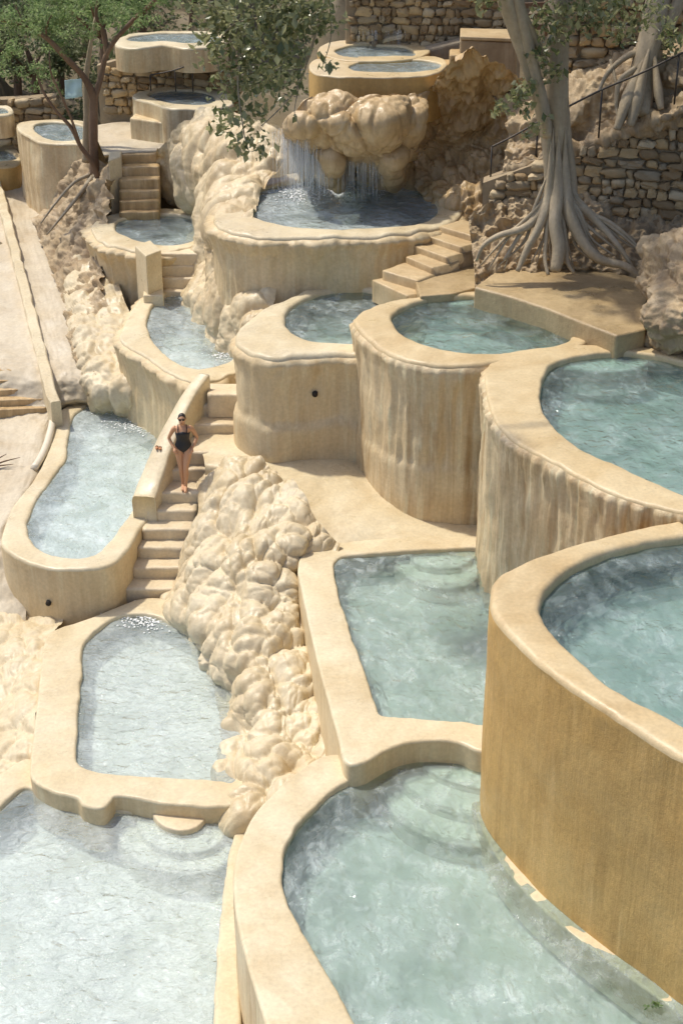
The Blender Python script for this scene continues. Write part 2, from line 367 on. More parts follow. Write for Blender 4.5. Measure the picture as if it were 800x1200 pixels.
def step_block(a, b, depth, h, mat, parent, bev=.05, wear=.02, toward=None, name='step'):
    # a, b: world points of the front edge; the tread runs back by depth, away from the camera side
    a, b = np.array(a), np.array(b); d = b - a; L = np.linalg.norm(d[:2]); x = d / L; y = np.array((-x[1], x[0], 0.))
    if y[1] < 0: y = -y
    if toward is not None and y @ np.array(toward) < 0: y = -y
    nx, ny = max(6, int(L / .08)), max(4, int(depth / .08)); e = bev
    prof = [(0, -h)] + [(0, -h * t) for t in (.75, .5, .25)] + [(e * (1 - math.cos(t)), -e * (1 - math.sin(t))) for t in np.linspace(0, math.pi/2, 5)] + [(depth * t, 0) for t in np.linspace(.2, 1, ny)]
    V = []
    for (py, pz) in prof:
        for k in range(nx + 1):
            p = a + x * (L * k / nx) + y * py; p = p + (0, 0, pz)
            V.append(p)
    V = np.array(V); off = fbm(V * 2.5 + 31, 3) * wear; V[:, 2] += off * .7; V[:, :2] -= y[None, :2] * off[:, None]
    F = grid_faces(len(prof), nx + 1)
    # ends
    m = len(prof); F.append(tuple(r * (nx + 1) for r in range(m)) ); F.append(tuple(r * (nx + 1) + nx for r in range(m))[::-1])
    V = list(V); j = len(V); V += [a + y * depth - (0, 0, h), b + y * depth - (0, 0, h)]
    F[-2] = tuple(r * (nx + 1) for r in range(m)) + (j,); F[-1] = (j + 1,) + tuple(r * (nx + 1) + nx for r in range(m))[::-1]
    return mesh(name, V, F, mat, parent)
def patch(name, rows, R, C, mat, label=None, cat=None, lump=(), rough=(), zs=.7, kind=None, group=None, under=True, dz=0, along=None, fade=None):
    dz = np.broadcast_to(np.asarray(dz, float), (len(rows),))
    ctrl = np.array([[P(u, v, z + dz[k]) for u, v, z in r] for k, r in enumerate(rows)]); G = bez_patch(ctrl, R, C); N = grid_normals(G); G0 = G.copy(); K_ = np.ones(C)
    if fade: K_ = np.clip(fade[0] + (1 - fade[0]) * np.linspace(0, 1, C) / fade[1], 0, 1)
    for (size, a) in lump:
        q = G0 / (size, size, size / zs)
        if along is not None:
            e = np.array(along[:3], float); e /= np.linalg.norm(e); q = G0 / size; q = q - (q @ e)[..., None] * e * (1 - 1 / along[3])
        q = q + np.stack([fbm(q * .7 + k, 2) for k in (3, 11, 23)], -1) * .38
        G = G + N * ((domes(q) - .45) * a * K_[None])[..., None]
    for (size, a, kind_) in rough:
        q = G0 / size
        h = fbm(q, 4) if kind_ == 'f' else (1 - np.abs(fbm(q, 4))) ** 2 - .6
        if kind_ == 'v': h = (1 - np.abs(perlin(G0 / (size, size, size * 9)))) ** 2 - .6
        G = G + N * (h * a)[..., None]
    o = mesh(name, G.reshape(-1, 3), grid_faces(R, C), mat)
    if under:
        for p in ctrl.reshape(-1, 3): TERR.append((p[0], p[1], p[2] - .15))
    return setp(o, label, cat, group, kind)

# ------------------------------------------------------------------ water kinds
W_teal = water_mat('water_teal', .15, (.60,.77,.74), (.64,.74,.72), 1.5, .36, 1.3, (1,.7,1), .09, .42)
W_deep = water_mat('water_deep', .12, (.46,.66,.64), (.54,.65,.63), 1.6, .32, 1.3, (1,.7,1), .08, .45)
W_pale = water_mat('water_pale', .34, (.76,.90,.89), (.74,.83,.82), 1.3, .32, 1.0, (1,.7,1), .14, .32)
W_milk = water_mat('water_milk', .30, (.82,.93,.92), (.80,.88,.86), 1.6, .20, 1.0, (.85,1.2,1), .08, .30)
W_far = water_mat('water_far', .26, (.66,.79,.79), (.58,.67,.68), 1.2, .34, 1.0, (1,.7,1), .1, .35)

# ------------------------------------------------------------------ the pools, lowest first
Jp = [(0,905,0,945),(36,888,30,922),(60,918,60,938),(92,934,92,947),(130,936,130,949),(200,945,200,953),(284,945,270,960),(288,1000,266,1005),(285,1050,261,1050),(283,1100,256,1100),(283,1200,250,1200),(290,1400,245,1420),(100,1460,100,1440),(-120,1450,-110,1420),(-200,1250,-170,1250),(-150,1050,-130,1060),(-60,940,-50,975)]
J = pool('wide milky pool at the foot of the stairs with round submerged steps', Jp, -1.68, -3.4, .75, .07, M_wall, M_rim, W_milk, seed=1, floor=M_white)
Ip = [(50,765,97,775),(56,745,98,755),(75,733,108,743),(110,722,130,726),(150,705,152,719),(185,700,180,721),(240,715,212,735),(285,745,260,760),(320,780,290,792),(330,830,300,828),(325,880,295,870),(305,925,275,912),(272,944,255,913),(200,941,200,910),(140,933,142,907),(131,938,128,905),(120,947,118,904),(98,943,108,902),(89,934,97,899),(62,928,91,893),(38,912,89,880),(36,890,90,860),(43,830,93,815)]
I = pool('small pale pool between the bottom of the stairs and a low stone beam', Ip, -1.40, -2.3, .6, .09, M_wall, M_rim, W_milk, seed=2, lipw=.05, floor=M_white)
Hp = [(2,628,33,613),(14,596,38,596),(30,574,48,577),(47,549,66,553),(57,525,78,535),(58,505,80,510),(66,485,86,488),(90,470,102,475),(118,462,120,469),(150,475,143,484),(180,495,166,499),(210,508,190,513),(212,545,186,535),(190,590,166,575),(168,614,150,605),(150,643,122,640),(128,661,104,651),(100,667,85,653),(60,665,62,649),(25,655,44,640),(6,643,35,628)]
H = pool('long kidney-shaped pale pool beside the stairs, with a drain hole in its wall', Hp, -.45, -2.4, .6, .07, M_wall, M_rim, W_pale, seed=3, floor=M_white, amp=.02, lipw=.07)
Ap = [(430,886,470,882),(383,884,425,906),(335,915,385,930),(300,950,350,965),(280,990,332,1000),(273,1030,332,1040),(278,1080,350,1085),(290,1130,378,1130),(305,1180,410,1185),(325,1240,440,1240),(380,1340,500,1320),(600,1420,640,1370),(900,1360,880,1310),(980,1220,930,1190),(850,1060,820,1075),(700,960,680,985),(620,890,600,912),(585,873,575,880),(500,870,520,876)]
A = pool('deep blue-green pool with three submerged steps under the tall ochre pool wall', Ap, -.2, -2.6, .78, .1, M_wallt, M_rim, W_teal, seed=4, lipw=.05)
Cp = [(349,662,391,668),(362,643,395,655),(400,634,410,650),(450,631,455,647),(565,628,560,642),(650,650,610,660),(680,760,635,760),(675,868,630,838),(575,880,575,848),(535,869,545,845),(490,868,510,842),(455,877,480,840),(425,894,455,838),(404,892,444,834),(395,860,438,815),(372,775,414,750),(355,700,398,700)]
C = pool('square-cornered blue-green pool with two crescent steps under its far edge', Cp, .12, -1.9, .62, .08, M_wall, M_rim, W_teal, seed=5, lipw=.05)
Bp = [(574,705,633,706),(580,678,640,690),(610,659,660,670),(650,644,695,651),(700,630,745,636),(760,615,800,627),(840,605,860,622),(930,595,930,618),(1080,640,1040,660),(1180,760,1110,770),(1150,900,1080,880),(1000,960,980,912),(870,926,870,884),(800,887,800,848),(750,857,760,828),(700,825,720,805),(650,790,680,774),(605,750,648,742),(582,725,636,722)]
B = pool('tall round ochre pool with smooth plain wall rising out of the lower pool', Bp, 3.3, -1.4, .95, .16, M_wallo, M_rimo, W_deep, seed=6, amp=.02, lipw=.09)
Dp = [(568,450,633,462),(571,428,637,440),(588,413,650,424),(640,407,690,415),(720,404,740,412),(800,412,800,423),(880,430,870,445),(960,480,930,490),(980,560,930,555),(930,630,880,608),(800,599,800,579),(720,577,725,546),(660,548,680,525),(610,520,652,503),(580,492,638,484)]
D = pool('large deep pool with a heavily ribbed drip-stained wall and chipped rim', Dp, 3.5, -.3, .8, .12, M_wallt, M_rimo, W_deep, seed=7, ridge=.10, lip=.055, lipf=2.3, lipw=.06, amp=.03)
Ep = [(416,380,459,375),(422,366,465,364),(450,354,495,350),(500,344,533,346),(540,340,562,346),(575,342,598,358),(620,354,633,374),(665,370,662,389),(690,388,668,394),(685,402,660,401),(650,412,635,406),(605,420,600,411),(570,426,565,414),(530,427,530,411),(490,424,498,403),(450,410,472,391)]
E_ = pool('teardrop-shaped pool with a tall streaked wall stepping out to a smooth plinth', Ep, 3.5, -.2, .7, .1, M_wallt, M_rimo, W_deep, seed=8, ridge=.075, lip=.06, lipf=1.8, plinth=(1.35, .05), lipw=.08, amp=.03)
Fp = [(276,400,334,376),(279,386,338,362),(300,367,352,351),(335,349,370,344),(375,334,396,339),(420,326,425,338),(470,333,455,345),(500,360,470,365),(490,400,460,390),(440,414,430,401),(390,414,390,401),(350,416,362,397),(318,418,347,391),(290,411,338,384)]
F_ = pool('round pool with smooth rounded lip and a small hole in its wall above the terrace', Fp, 2.92, .2, .9, .1, M_wall, M_rim, W_teal, seed=9, ridge=.03, lip=.09, plinth=(1.35, .09), lipw=.1, amp=.04)
Gp = [(250,258,285,242),(258,240,290,230),(285,220,315,217),(330,205,355,210),(400,200,400,207),(470,202,460,210),(525,215,495,222),(545,238,511,238),(528,260,510,250),(490,270,490,261),(440,275,440,266),(390,277,390,268),(340,277,345,265),(300,277,312,258),(266,270,292,250)]
G = pool('large round pool below the waterfall rock', Gp, 4.15, 2.3, .9, .1, M_wall, M_rim, W_pale, seed=10, ridge=.05, lip=.16, lipw=.08, amp=.04)
Kp = [(140,396,172,376),(145,382,176,362),(156,360,184,350),(172,345,196,343),(205,336,212,341),(240,345,232,348),(262,375,250,372),(285,405,272,400),(285,430,272,420),(262,441,255,428),(240,447,232,432),(220,446,214,427),(196,435,198,418),(172,418,183,404),(152,407,175,390)]
K = pool('crescent pool at the head of the main stairs', Kp, 1.42, -.9, .8, .1, M_wall, M_rim, W_pale, seed=11, ridge=.05, lip=.15, lipw=.06, amp=.03)
Mp = [(107,268,135,265),(114,258,139,258),(135,250,152,254),(170,245,175,251),(215,245,210,251),(245,252,231,257),(250,270,233,270),(240,285,226,281),(205,293,202,287),(175,295,175,284),(150,292,153,278),(120,283,140,272)]
M_ = pool('small oval pool between two flights of steps, wall hung with thick drips', Mp, 2.35, -.2, .7, .08, M_wall, M_rim, W_far, seed=12, ridge=.10, lip=.2, lipw=.07, amp=.04)
N1 = [(362,79,409,79),(368,70,413,75),(400,66,424,72),(450,66,450,70),(500,66,490,70),(522,70,514,73),(521,79,515,78),(506,87,502,82),(470,90,475,84),(430,90,440,84),(395,89,420,83),(370,86,411,81)]
N = pool('high shallow pool with plain ochre wall on top of the waterfall rock', N1, 7.0, 5.9, .5, .05, M_wallo, M_rimo, W_far, seed=13, step=.07, lipw=.04)
N2 = [(372,60,392,60),(385,50,402,55),(420,46,425,52),(470,49,470,54),(500,55,485,60),(500,64,484,65),(470,70,465,67),(430,71,430,68),(395,69,402,65)]
pool('uppermost small pool under the rubble wall', N2, 7.03, 6.5, .4, .05, M_wallo, M_rimo, W_far, seed=14, step=.08, lipw=.04)
O1 = [(21,151,40,150),(24,143,44,145),(60,140,65,143),(100,142,95,146),(125,152,105,154),(110,168,95,163),(75,168,70,164),(48,166,54,161),(32,159,46,156)]
pool('tall-walled pool behind the slender branching tree', O1, 3.4, .7, .7, .08, M_wallt, M_rim, W_far, seed=15, step=.08, amp=.05, flare=.3)
P1 = [(155,113,174,111),(170,105,185,107),(205,101,212,105),(250,103,242,108),(272,115,252,115),(265,125,245,121),(204,128,218,122),(180,121,190,118)]
PP = pool('angular pool with a lower bench wall above the rear steps', P1, 4.8, 3.5, .6, .06, M_wallt, M_rim, W_far, seed=16, step=.08)
Q1 = [(135,52,150,46),(150,40,160,41),(200,36,200,38),(255,38,250,40),(268,46,256,45),(250,54,245,49),(220,56,218,50),(190,53,190,48),(160,56,165,48)]
pool('distant pool on top of the stone wall behind the leaves', Q1, 6.2, 5.5, .5, .05, M_wallt, M_rim, W_far, seed=17, step=.1)
R1 = [(-40,185,-30,185),(-30,172,-20,175),(0,170,0,174),(15,172,10,176),(24,180,18,182),(22,192,17,187),(0,196,0,189),(-25,195,-18,190)]
pool('low ochre pool beside the foot of the tall-walled pool', R1, 2.0, 1.0, .5, .06, M_wallo, M_rimo, W_far, seed=18, step=.1)
S1 = [(-40,130,-30,130),(-30,124,-22,126),(0,123,0,126),(14,126,9,128),(14,133,8,132),(-10,136,-10,133)]
pool('distant pool above the low rubble wall', S1, 3.7, 3.0, .4, .05, M_wallt, M_rim, W_far, seed=19, step=.1)

# submerged steps, ledges and drain holes (parts of their pools)
def sub(parent, pts, z, th=.5, mat=None, bev=.04, name='submerged_step'): return slab(name, px_poly(pts, z), th, mat or M_ustep, parent, bev, 48)
sub(C, [(480,649),(486,660),(505,666),(530,666),(548,660),(553,649),(530,642),(500,642)], -.03)
sub(C, [(460,652),(470,671),(495,685),(525,689),(552,683),(562,668),(562,648),(500,640)], -.15)
sub(A, [(488,884),(505,905),(535,918),(580,925),(600,905),(580,876),(530,870)], -.36)
sub(A, [(462,896),(482,930),(520,950),(565,957),(600,945),(600,880),(520,872)], -.48)
sub(A, [(440,905),(458,950),(495,978),(555,992),(600,980),(600,890),(500,880)], -.62)
led = cr([P(u, v, -.305) for u, v in [(552,940),(566,975),(592,1020),(640,1070),(700,1118),(770,1170),(850,1225)]], 60)
ledi = cr([P(u, v, -.305) for u, v in [(600,930),(620,965),(650,1000),(700,1045),(760,1090),(830,1140),(900,1185)]], 60)
slab('ledge', np.vstack([led, ledi[::-1]]), .6, M_rim, A, .03)
slab('step', px_poly([(180,948),(183,960),(195,969),(212,973),(228,970),(240,960),(242,948),(210,940)], -1.66), .6, M_step, J, .03, 48)
sub(J, [(163,957),(168,980),(190,995),(220,1000),(250,993),(266,975),(264,950),(210,942)], -1.82)
sub(J, [(140,965),(147,995),(175,1015),(215,1024),(255,1018),(272,1000),(268,955),(200,945)], -1.95)
sub(D, [(655,428),(680,434),(715,436),(745,432),(760,422),(740,412),(690,412)], 3.33)
sub(E_, [(518,350),(530,357),(548,358),(562,352),(560,345),(530,343)], 3.36)
def hole(parent, u, v, y, r=.05, nrm=(0,-1,0)):
    p = PY(u, v, y); a = np.array(nrm, float); V, F = tube([p - a * .25, p + a * .02], [r, r], 14); mesh('drain_hole', V, F, M_dark, parent)
hole(H, 57, 707, P(57,665,-.45)[1], .055); hole(F_, 369, 462, P(369,416,2.92)[1] - .02, .06)

# ------------------------------------------------------------------ main stairs
st = empty('stairs', 'main flight of worn cream steps that the person descends', 'stairs')
SN = [(247,276,462,1.42,.34),(222,279,474,1.14,.36),(214,279,497,.86,.36),(202,250,530,.58,.8),(195,243,550,.28,.5),(187,231,577,0,.5),(177,224,598,-.25,.5),(171,221,620,-.5,.5),(165,216,642,-.75,.5),(158,211,665,-1.0,.5),(149,199,690,-1.25,.5)]
for (ul, ur, v, z, dp) in SN:
    a, b = P(ul - 4, v, z), P(ur + 6, v, z); step_block(a, b, dp + .25, .55, M_step, st, .06, .035)
# sloping parapet left of the flight
par = empty('parapet', 'smooth sloping cream parapet along the main stairs', 'parapet')
top = [(155,581,183,583,.06),(163,560,188,566,.24),(178,525,200,531,.68),(196,490,213,496,1.12),(215,458,229,462,1.5),(232,437,246,439,1.74)]
Lw = cr([P(a, b, z) for a, b, _, _, z in top], 50); Rw = cr([P(c, d, z) for _, _, c, d, z in top], 50)
prof = []
for t in range(50):
    l, r = Lw[t], Rw[t]; w = r - l; hgt = 1.1
    row = [l + (0,0,-hgt), l + (0,0,-hgt*.5), l + (0,0,-.1), l + w*.03 + (0,0,-.03), l + w*.10, l + w*.38 + (0,0,.005), l + w*.62 + (0,0,.005), l + w*.90, r - w*.03 + (0,0,-.03), r + (0,0,-.1), r + (0,0,-hgt*.5), r + (0,0,-hgt)]
    prof.append(row)
prof = np.array(prof); prof += fbm(prof * 1.8, 3)[..., None] * np.array((.03, .03, .03))
Vp = prof.reshape(-1, 3); Fp_ = grid_faces(50, 12) + [tuple(range(12)), tuple(49*12 + k for k in range(12))[::-1]]
mesh('sloped_rail', Vp, Fp_, M_rim, par)

# terrace, lumpy mound
patch('terrace', [[(222,500,.64),(300,478,.62),(400,490,.6),(480,520,.4),(580,560,.2),(640,590,.1)],
                  [(236,528,.57),(300,530,.62),(380,545,.58),(450,570,.4),(540,600,.15),(620,625,.1)],
                  [(240,545,.5),(300,556,.5),(350,590,.42),(400,612,.28),(480,624,.14),(600,640,.08)],
                  [(240,565,.1),(300,575,.2),(350,612,.18),(390,640,.05),(470,645,.0),(600,660,-.05)]], 70, 110, M_rim, rough=[(1.6,.05,'f'),(.5,.012,'f')], kind='structure')
patch('travertine_mound', [
 [(233,566,.05),(258,549,.42),(300,549,.5),(330,568,.47),(358,598,.4),(382,626,.25),(400,640,.1)],
 [(231,600,-.25),(254,590,.15),(290,590,.36),(320,608,.34),(345,632,.25),(362,655,-.05),(390,665,-.2)],
 [(222,640,-.75),(242,640,-.3),(275,640,.05),(308,652,.08),(332,668,-.1),(352,690,-.5),(385,700,-.6)],
 [(208,680,-1.25),(230,688,-.85),(262,698,-.5),(300,705,-.42),(328,712,-.55),(353,724,-.78),(390,735,-.9)],
 [(188,708,-1.6),(212,724,-1.25),(255,742,-.9),(295,760,-.75),(330,768,-.8),(362,778,-.98),(400,785,-1.1)],
 [(200,742,-1.75),(235,755,-1.55),(268,783,-1.25),(300,812,-1.0),(338,822,-1.02),(371,828,-1.12),(405,840,-1.2)],
 [(238,775,-1.85),(262,793,-1.7),(281,828,-1.5),(310,856,-1.22),(345,868,-1.2),(381,876,-1.26),(410,885,-1.3)],
 [(262,852,-1.9),(270,866,-1.7),(286,885,-1.5),(315,902,-1.32),(345,912,-1.3),(380,918,-1.35),(410,920,-1.4)],
 [(262,925,-2.0),(269,934,-1.8),(281,945,-1.62),(300,955,-1.5),(330,962,-1.45),(370,960,-1.45),(400,955,-1.5)],
 [(262,960,-2.3),(270,975,-2.2),(281,985,-2.1),(300,1000,-2.0),(330,1010,-2.0),(370,1010,-2.0),(400,1000,-2.0)]],
 330, 250, M_lump, 'big lumpy cream travertine mound between the stairs and the square-cornered pool', 'rock', [(1.25,.50),(.52,.22),(.22,.06)], [(.8,.08,'f')], .8, along=(-.35,-.8,-.55,1.25), fade=(.25,.2))

# ------------------------------------------------------------------ steps between the pools
sm = empty('stairs', 'short flight of steps joining the small oval pool and the crescent pool', 'stairs')
for (ul, ur, v, z) in [(185,240,297,2.32),(188,238,312,2.0),(190,232,326,1.74),(192,228,341,1.47)]:
    step_block(P(ul, v, z), P(ur, v, z), .55, .6, M_step, sm, .05, .03)
slab('post', px_poly([(158,288),(176,281),(189,293),(171,300)], 2.62), 1.9, M_rim, sm, .03)
slab('cheek', px_poly([(170,308),(190,308),(192,346),(168,346)], 1.62), 1.2, M_rim, sm, .04)
su = empty('stairs', 'rear flight of brown steps climbing beside the tree roots', 'stairs')
for (v, z) in [(181,3.7),(196,3.45),(211,3.2),(224,2.95),(236,2.72),(249,2.48)]:
    step_block(P(140, v, z), P(187, v - 1, z), .7, .5, M_lumpb, su, .04, .03)
slab('cheek', px_poly([(127,188),(142,183),(143,176),(128,178)], 3.78), 2.0, M_rim, su, .04)
patch('landing', [[(100,148,4.0),(140,143,4.08),(170,143,4.1),(200,143,4.1)],[(112,160,4.02),(140,160,4.06),(172,160,4.08),(200,160,4.1)],[(122,182,4.0),(142,180,4.04),(165,179,4.04),(190,178,4.04)],[(124,190,3.4),(142,190,3.3),(165,190,3.2),(190,190,3.2)]], 40, 40, M_path, rough=[(.9,.04,'f')], kind='structure', dz=-.34)
bn = slab('bench_wall', px_poly([(152,138),(160,131),(262,122),(275,140),(240,146),(200,145)], 4.36), 1.4, M_wallt, PP, .05)
sg = empty('stairs', 'brown steps curving down from the large round pool to the slab landing', 'stairs')
for (a, b, z) in [((515,265),(556,277),4.15),((497,275),(541,290),4.01),((485,288),(524,302),3.87),((476,301),(507,314),3.73),((448,317),(490,329),3.58),((436,328),(478,347),3.36)]:
    step_block(P(*a, z), P(*b, z), .75, .5, M_stepb, sg, .03, .02, (1, .6, 0))
slab('landing', px_poly([(486,328),(530,312),(575,308),(585,325),(557,337),(530,344),(492,347)], 3.55), .8, M_slab, sg, .03)
setp(slab('stone_platform', px_poly([(555,336),(580,318),(640,308),(700,312),(760,330),(756,386),(722,393),(690,381),(640,361),(600,348)], 3.86), .8, M_slab, None, .05), 'flat wet ochre slab in front of the tree roots', 'platform')

# ------------------------------------------------------------------ rock masses
patch('flowstone_slope', [
 [(182,178,4.1),(215,150,4.9),(250,135,5.3),(290,140,5.6),(340,150,5.8)],
 [(188,200,3.5),(220,185,4.4),(255,180,4.9),(290,188,5.0),(335,188,5.1)],
 [(196,235,2.7),(225,225,3.7),(248,225,4.3),(268,230,4.55),(310,225,4.6)],
 [(232,256,2.2),(238,258,3.0),(248,262,3.8),(262,268,4.2),(300,270,4.3)],
 [(229,290,2.0),(240,288,2.6),(255,292,3.1),(278,302,3.4),(320,305,3.6)],
 [(222,330,1.6),(237,325,2.1),(258,330,2.6),(285,335,2.9),(330,332,3.1)],
 [(222,365,1.25),(240,360,1.7),(262,365,2.1),(285,372,2.4),(320,365,2.6)],
 [(240,392,1.05),(255,395,1.3),(270,398,1.5),(286,402,1.8),(320,400,2.2)],
 [(256,424,.95),(265,428,1.0),(276,432,1.05),(286,438,1.1),(330,432,1.4)]],
 260, 170, M_flow, 'smooth bulging cream flowstone running down past the crescent pool', 'rock', [(1.15,.5),(.5,.15)], [(.6,.08,'f')], .5, along=(-.15,-.3,-1,3.0), dz=(-.3,-.4,-.5,-.45,-.3,-.15,-.05,0,0))
patch('waterfall_rock', [
 [(330,150,6.2),(350,130,6.6),(385,119,6.75),(420,117,6.8),(460,116,6.8),(500,112,6.7)],
 [(335,165,5.8),(352,150,6.2),(385,140,6.45),(415,142,6.4),(455,143,6.4),(492,138,6.3)],
 [(345,185,5.3),(358,175,5.65),(385,170,5.85),(415,178,5.75),(450,176,5.75),(484,165,5.8)],
 [(348,196,5.0),(368,190,5.2),(392,190,5.6),(418,190,5.1),(456,188,5.65),(482,180,5.5)],
 [(350,205,4.75),(372,205,4.75),(395,206,5.25),(420,200,4.6),(458,204,5.3),(482,196,5.1)],
 [(350,216,4.4),(375,218,4.45),(395,222,4.75),(420,214,4.3),(460,221,4.8),(488,219,4.5)]],
 150, 190, M_flowb, 'bulging brown waterfall rock overhanging the large round pool', 'rock', [(1.1,.42),(.5,.13)], [(.2,.03,'f')], .8, dz=(-.2,-.14,-.25,-.35,-.5,-.55))
patch('flowstone_cascade', [
 [(488,118,6.8),(512,90,7.5),(540,62,8.3),(580,62,8.3),(620,92,7.7)],
 [(486,142,6.2),(512,118,6.8),(545,105,7.2),(580,112,7.1),(612,132,6.8)],
 [(486,172,5.5),(512,152,5.95),(540,147,6.15),(575,152,6.1),(605,168,5.9)],
 [(490,202,4.95),(515,186,5.3),(540,182,5.45),(575,192,5.4),(602,206,5.2)],
 [(498,226,4.55),(520,216,4.9),(545,216,5.0),(575,228,4.85),(600,240,4.7)],
 [(510,246,4.4),(530,241,4.68),(550,244,4.72),(575,255,4.6),(592,268,4.4)],
 [(515,264,4.2),(540,262,4.3),(558,268,4.25),(575,280,4.1),(592,295,3.9)]],
 220, 170, M_lumpb, 'rugged tan flowstone cascade beside the waterfall rock', 'rock', [(.9,.40),(.35,.18)], [(.5,.18,'f'),(.2,.04,'v')], .6, dz=-.5)
patch('root_bank', [
 [(62,200,2.2),(95,186,2.95),(115,188,3.25),(134,196,3.4)],
 [(50,232,1.35),(80,226,2.15),(105,224,2.7),(130,230,3.0)],
 [(42,262,1.05),(68,262,1.5),(95,258,2.0),(126,258,2.45)],
 [(56,300,.95),(74,302,1.15),(95,300,1.5),(118,300,1.8)],
 [(73,350,.75),(86,350,.88),(100,350,1.0),(125,350,1.2)],
 [(84,400,.5),(97,404,.58),(114,400,.68),(145,400,.8)],
 [(97,440,.2),(107,448,.16),(124,448,.2),(150,450,.3)],
 [(106,466,-.35),(115,474,-.45),(132,480,-.48),(156,490,-.5)]],
 240, 120, M_rock, 'craggy brown bank below the slender tree, streaked with roots', 'rock', [(.8,.2)], [(.7,.2,'f'),(.3,.08,'f'),(.22,.10,'v')], .5)
patch('drip_mound', [
 [(78,300,1.1),(98,305,1.35),(138,315,1.5)],[(78,345,.85),(98,345,1.05),(145,350,1.15)],[(84,390,.6),(102,392,.78),(165,395,.9)],
 [(96,430,.3),(110,432,.45),(172,435,.6)],[(104,458,.0),(116,462,.05),(178,465,.2)],[(110,480,-.6),(120,484,-.6),(180,490,-.6)]],
 150, 80, M_lump, 'pale dripping flowstone at the foot of the small oval pool', 'rock', [(.7,.26),(.3,.09)], [(.4,.05,'f'),(.25,.05,'v')], .35)
patch('lower_mound', [
 [(-60,640,-1.5),(-20,660,-1.6),(10,690,-1.75),(45,705,-1.8),(90,700,-1.8)],[(-60,700,-1.8),(-20,715,-1.8),(10,738,-1.8),(36,745,-1.72),(75,728,-1.65)],[(-60,760,-2.0),(-20,770,-1.95),(10,772,-1.85),(32,775,-1.7),(56,765,-1.6)],
 [(-60,820,-2.1),(-20,815,-2.0),(8,812,-1.9),(28,810,-1.72),(50,810,-1.6)],[(-60,870,-2.15),(-20,860,-2.05),(5,858,-1.92),(25,855,-1.78),(46,850,-1.6)],
 [(-60,915,-2.2),(-20,905,-2.1),(3,900,-2.0),(22,895,-1.9),(44,890,-1.75)],[(-60,960,-2.4),(-20,945,-2.3),(3,935,-2.2),(25,925,-2.15),(50,920,-2.1)]],
 130, 100, M_lump, 'low lumpy travertine beside the small pale pool, under the kidney-shaped pool wall', 'rock', [(.7,.22),(.3,.07)], [(.3,.02,'f')], .8)

# ------------------------------------------------------------------ left path
patch('path', [
 [(-120,205,1.3),(-40,205,1.3),(0,205,1.35),(40,200,1.4),(70,205,1.5)],
 [(-120,260,1.0),(-40,260,1.0),(10,262,1.05),(40,262,1.05),(62,262,1.1)],
 [(-120,340,.6),(-40,340,.6),(25,340,.72),(60,340,.78),(90,345,.85)],
 [(-120,410,.28),(-40,410,.28),(45,410,.4),(75,410,.45),(110,410,.5)],
 [(-120,436,.2),(-40,436,.2),(50,440,.22),(85,440,.25),(115,445,.2)],
 [(-120,470,-.4),(-40,470,-.4),(40,475,-.35),(85,466,-.2),(120,470,-.3)],
 [(-120,492,-.62),(-40,492,-.62),(30,495,-.58),(56,490,-.5),(74,485,-.7)],
 [(-120,560,-.66),(-40,560,-.64),(10,560,-.58),(36,560,-.5),(52,560,-.7)],
 [(-120,620,-.8),(-60,620,-.75),(-15,620,-.68),(3,615,-.56),(18,615,-.7)],
 [(-120,680,-1.3),(-60,680,-1.3),(-20,670,-1.2),(0,665,-1.1),(30,660,-1.0)],
 [(-120,740,-2.0),(-60,740,-2.0),(-20,735,-1.95),(0,735,-1.9),(30,730,-1.8)]],
 220, 120, M_path, rough=[(.7,.06,'f'),(.18,.02,'f')], kind='structure')
sl = empty('stairs', 'dark-risered steps in the walkway beside the long curb', 'stairs')
for (v, z) in [(434,.26),(446,.10),(457,-.06),(469,-.22),(480,-.38)]:
    step_block(P(-70, v + 3, z), P(56, v - 2, z), .6, .5, M_lumpb, sl, .02, .015)
cu = [(66,470,.2),(59,455,.32),(44,395,.62),(30,340,.92),(12,270,1.25),(0,225,1.5),(-12,190,1.7)]
cl = cr([P(*c) for c in cu], 60); MBc = []
tn = np.gradient(cl, axis=0); tn[:, 2] = 0; tn /= np.linalg.norm(tn, axis=1)[:, None]; sd_ = np.stack([tn[:, 1], -tn[:, 0], 0 * tn[:, 0]], 1)
for k in range(60):
    c0, s0 = cl[k], sd_[k]
    MBc.append([c0 - s0 * .13 + (0,0,-.7), c0 - s0 * .13 + (0,0,-.03), c0 - s0 * .1, c0 + s0 * .1, c0 + s0 * .13 + (0,0,-.03), c0 + s0 * .13 + (0,0,-.7)])
MBc = np.array(MBc); MBc += (fbm(MBc * 1.5, 3) * .025)[..., None]
setp(mesh('curb_wall', MBc.reshape(-1, 3), grid_faces(60, 6) + [tuple(range(6)), tuple(59 * 6 + k for k in range(6))[::-1]], M_rim, None, False), 'long low curb wall running up the left walkway', 'curb')
V, Fx = tube(cr([P(68,472,-.28), P(63,490,-.36), P(57,515,-.42), P(49,535,-.44), P(40,549,-.46)], 24), [.085] * 24, 12)
setp(mesh('pipe', V, Fx, M_pipe), 'short pale pipe lying along the edge of the kidney-shaped pool', 'pipe')

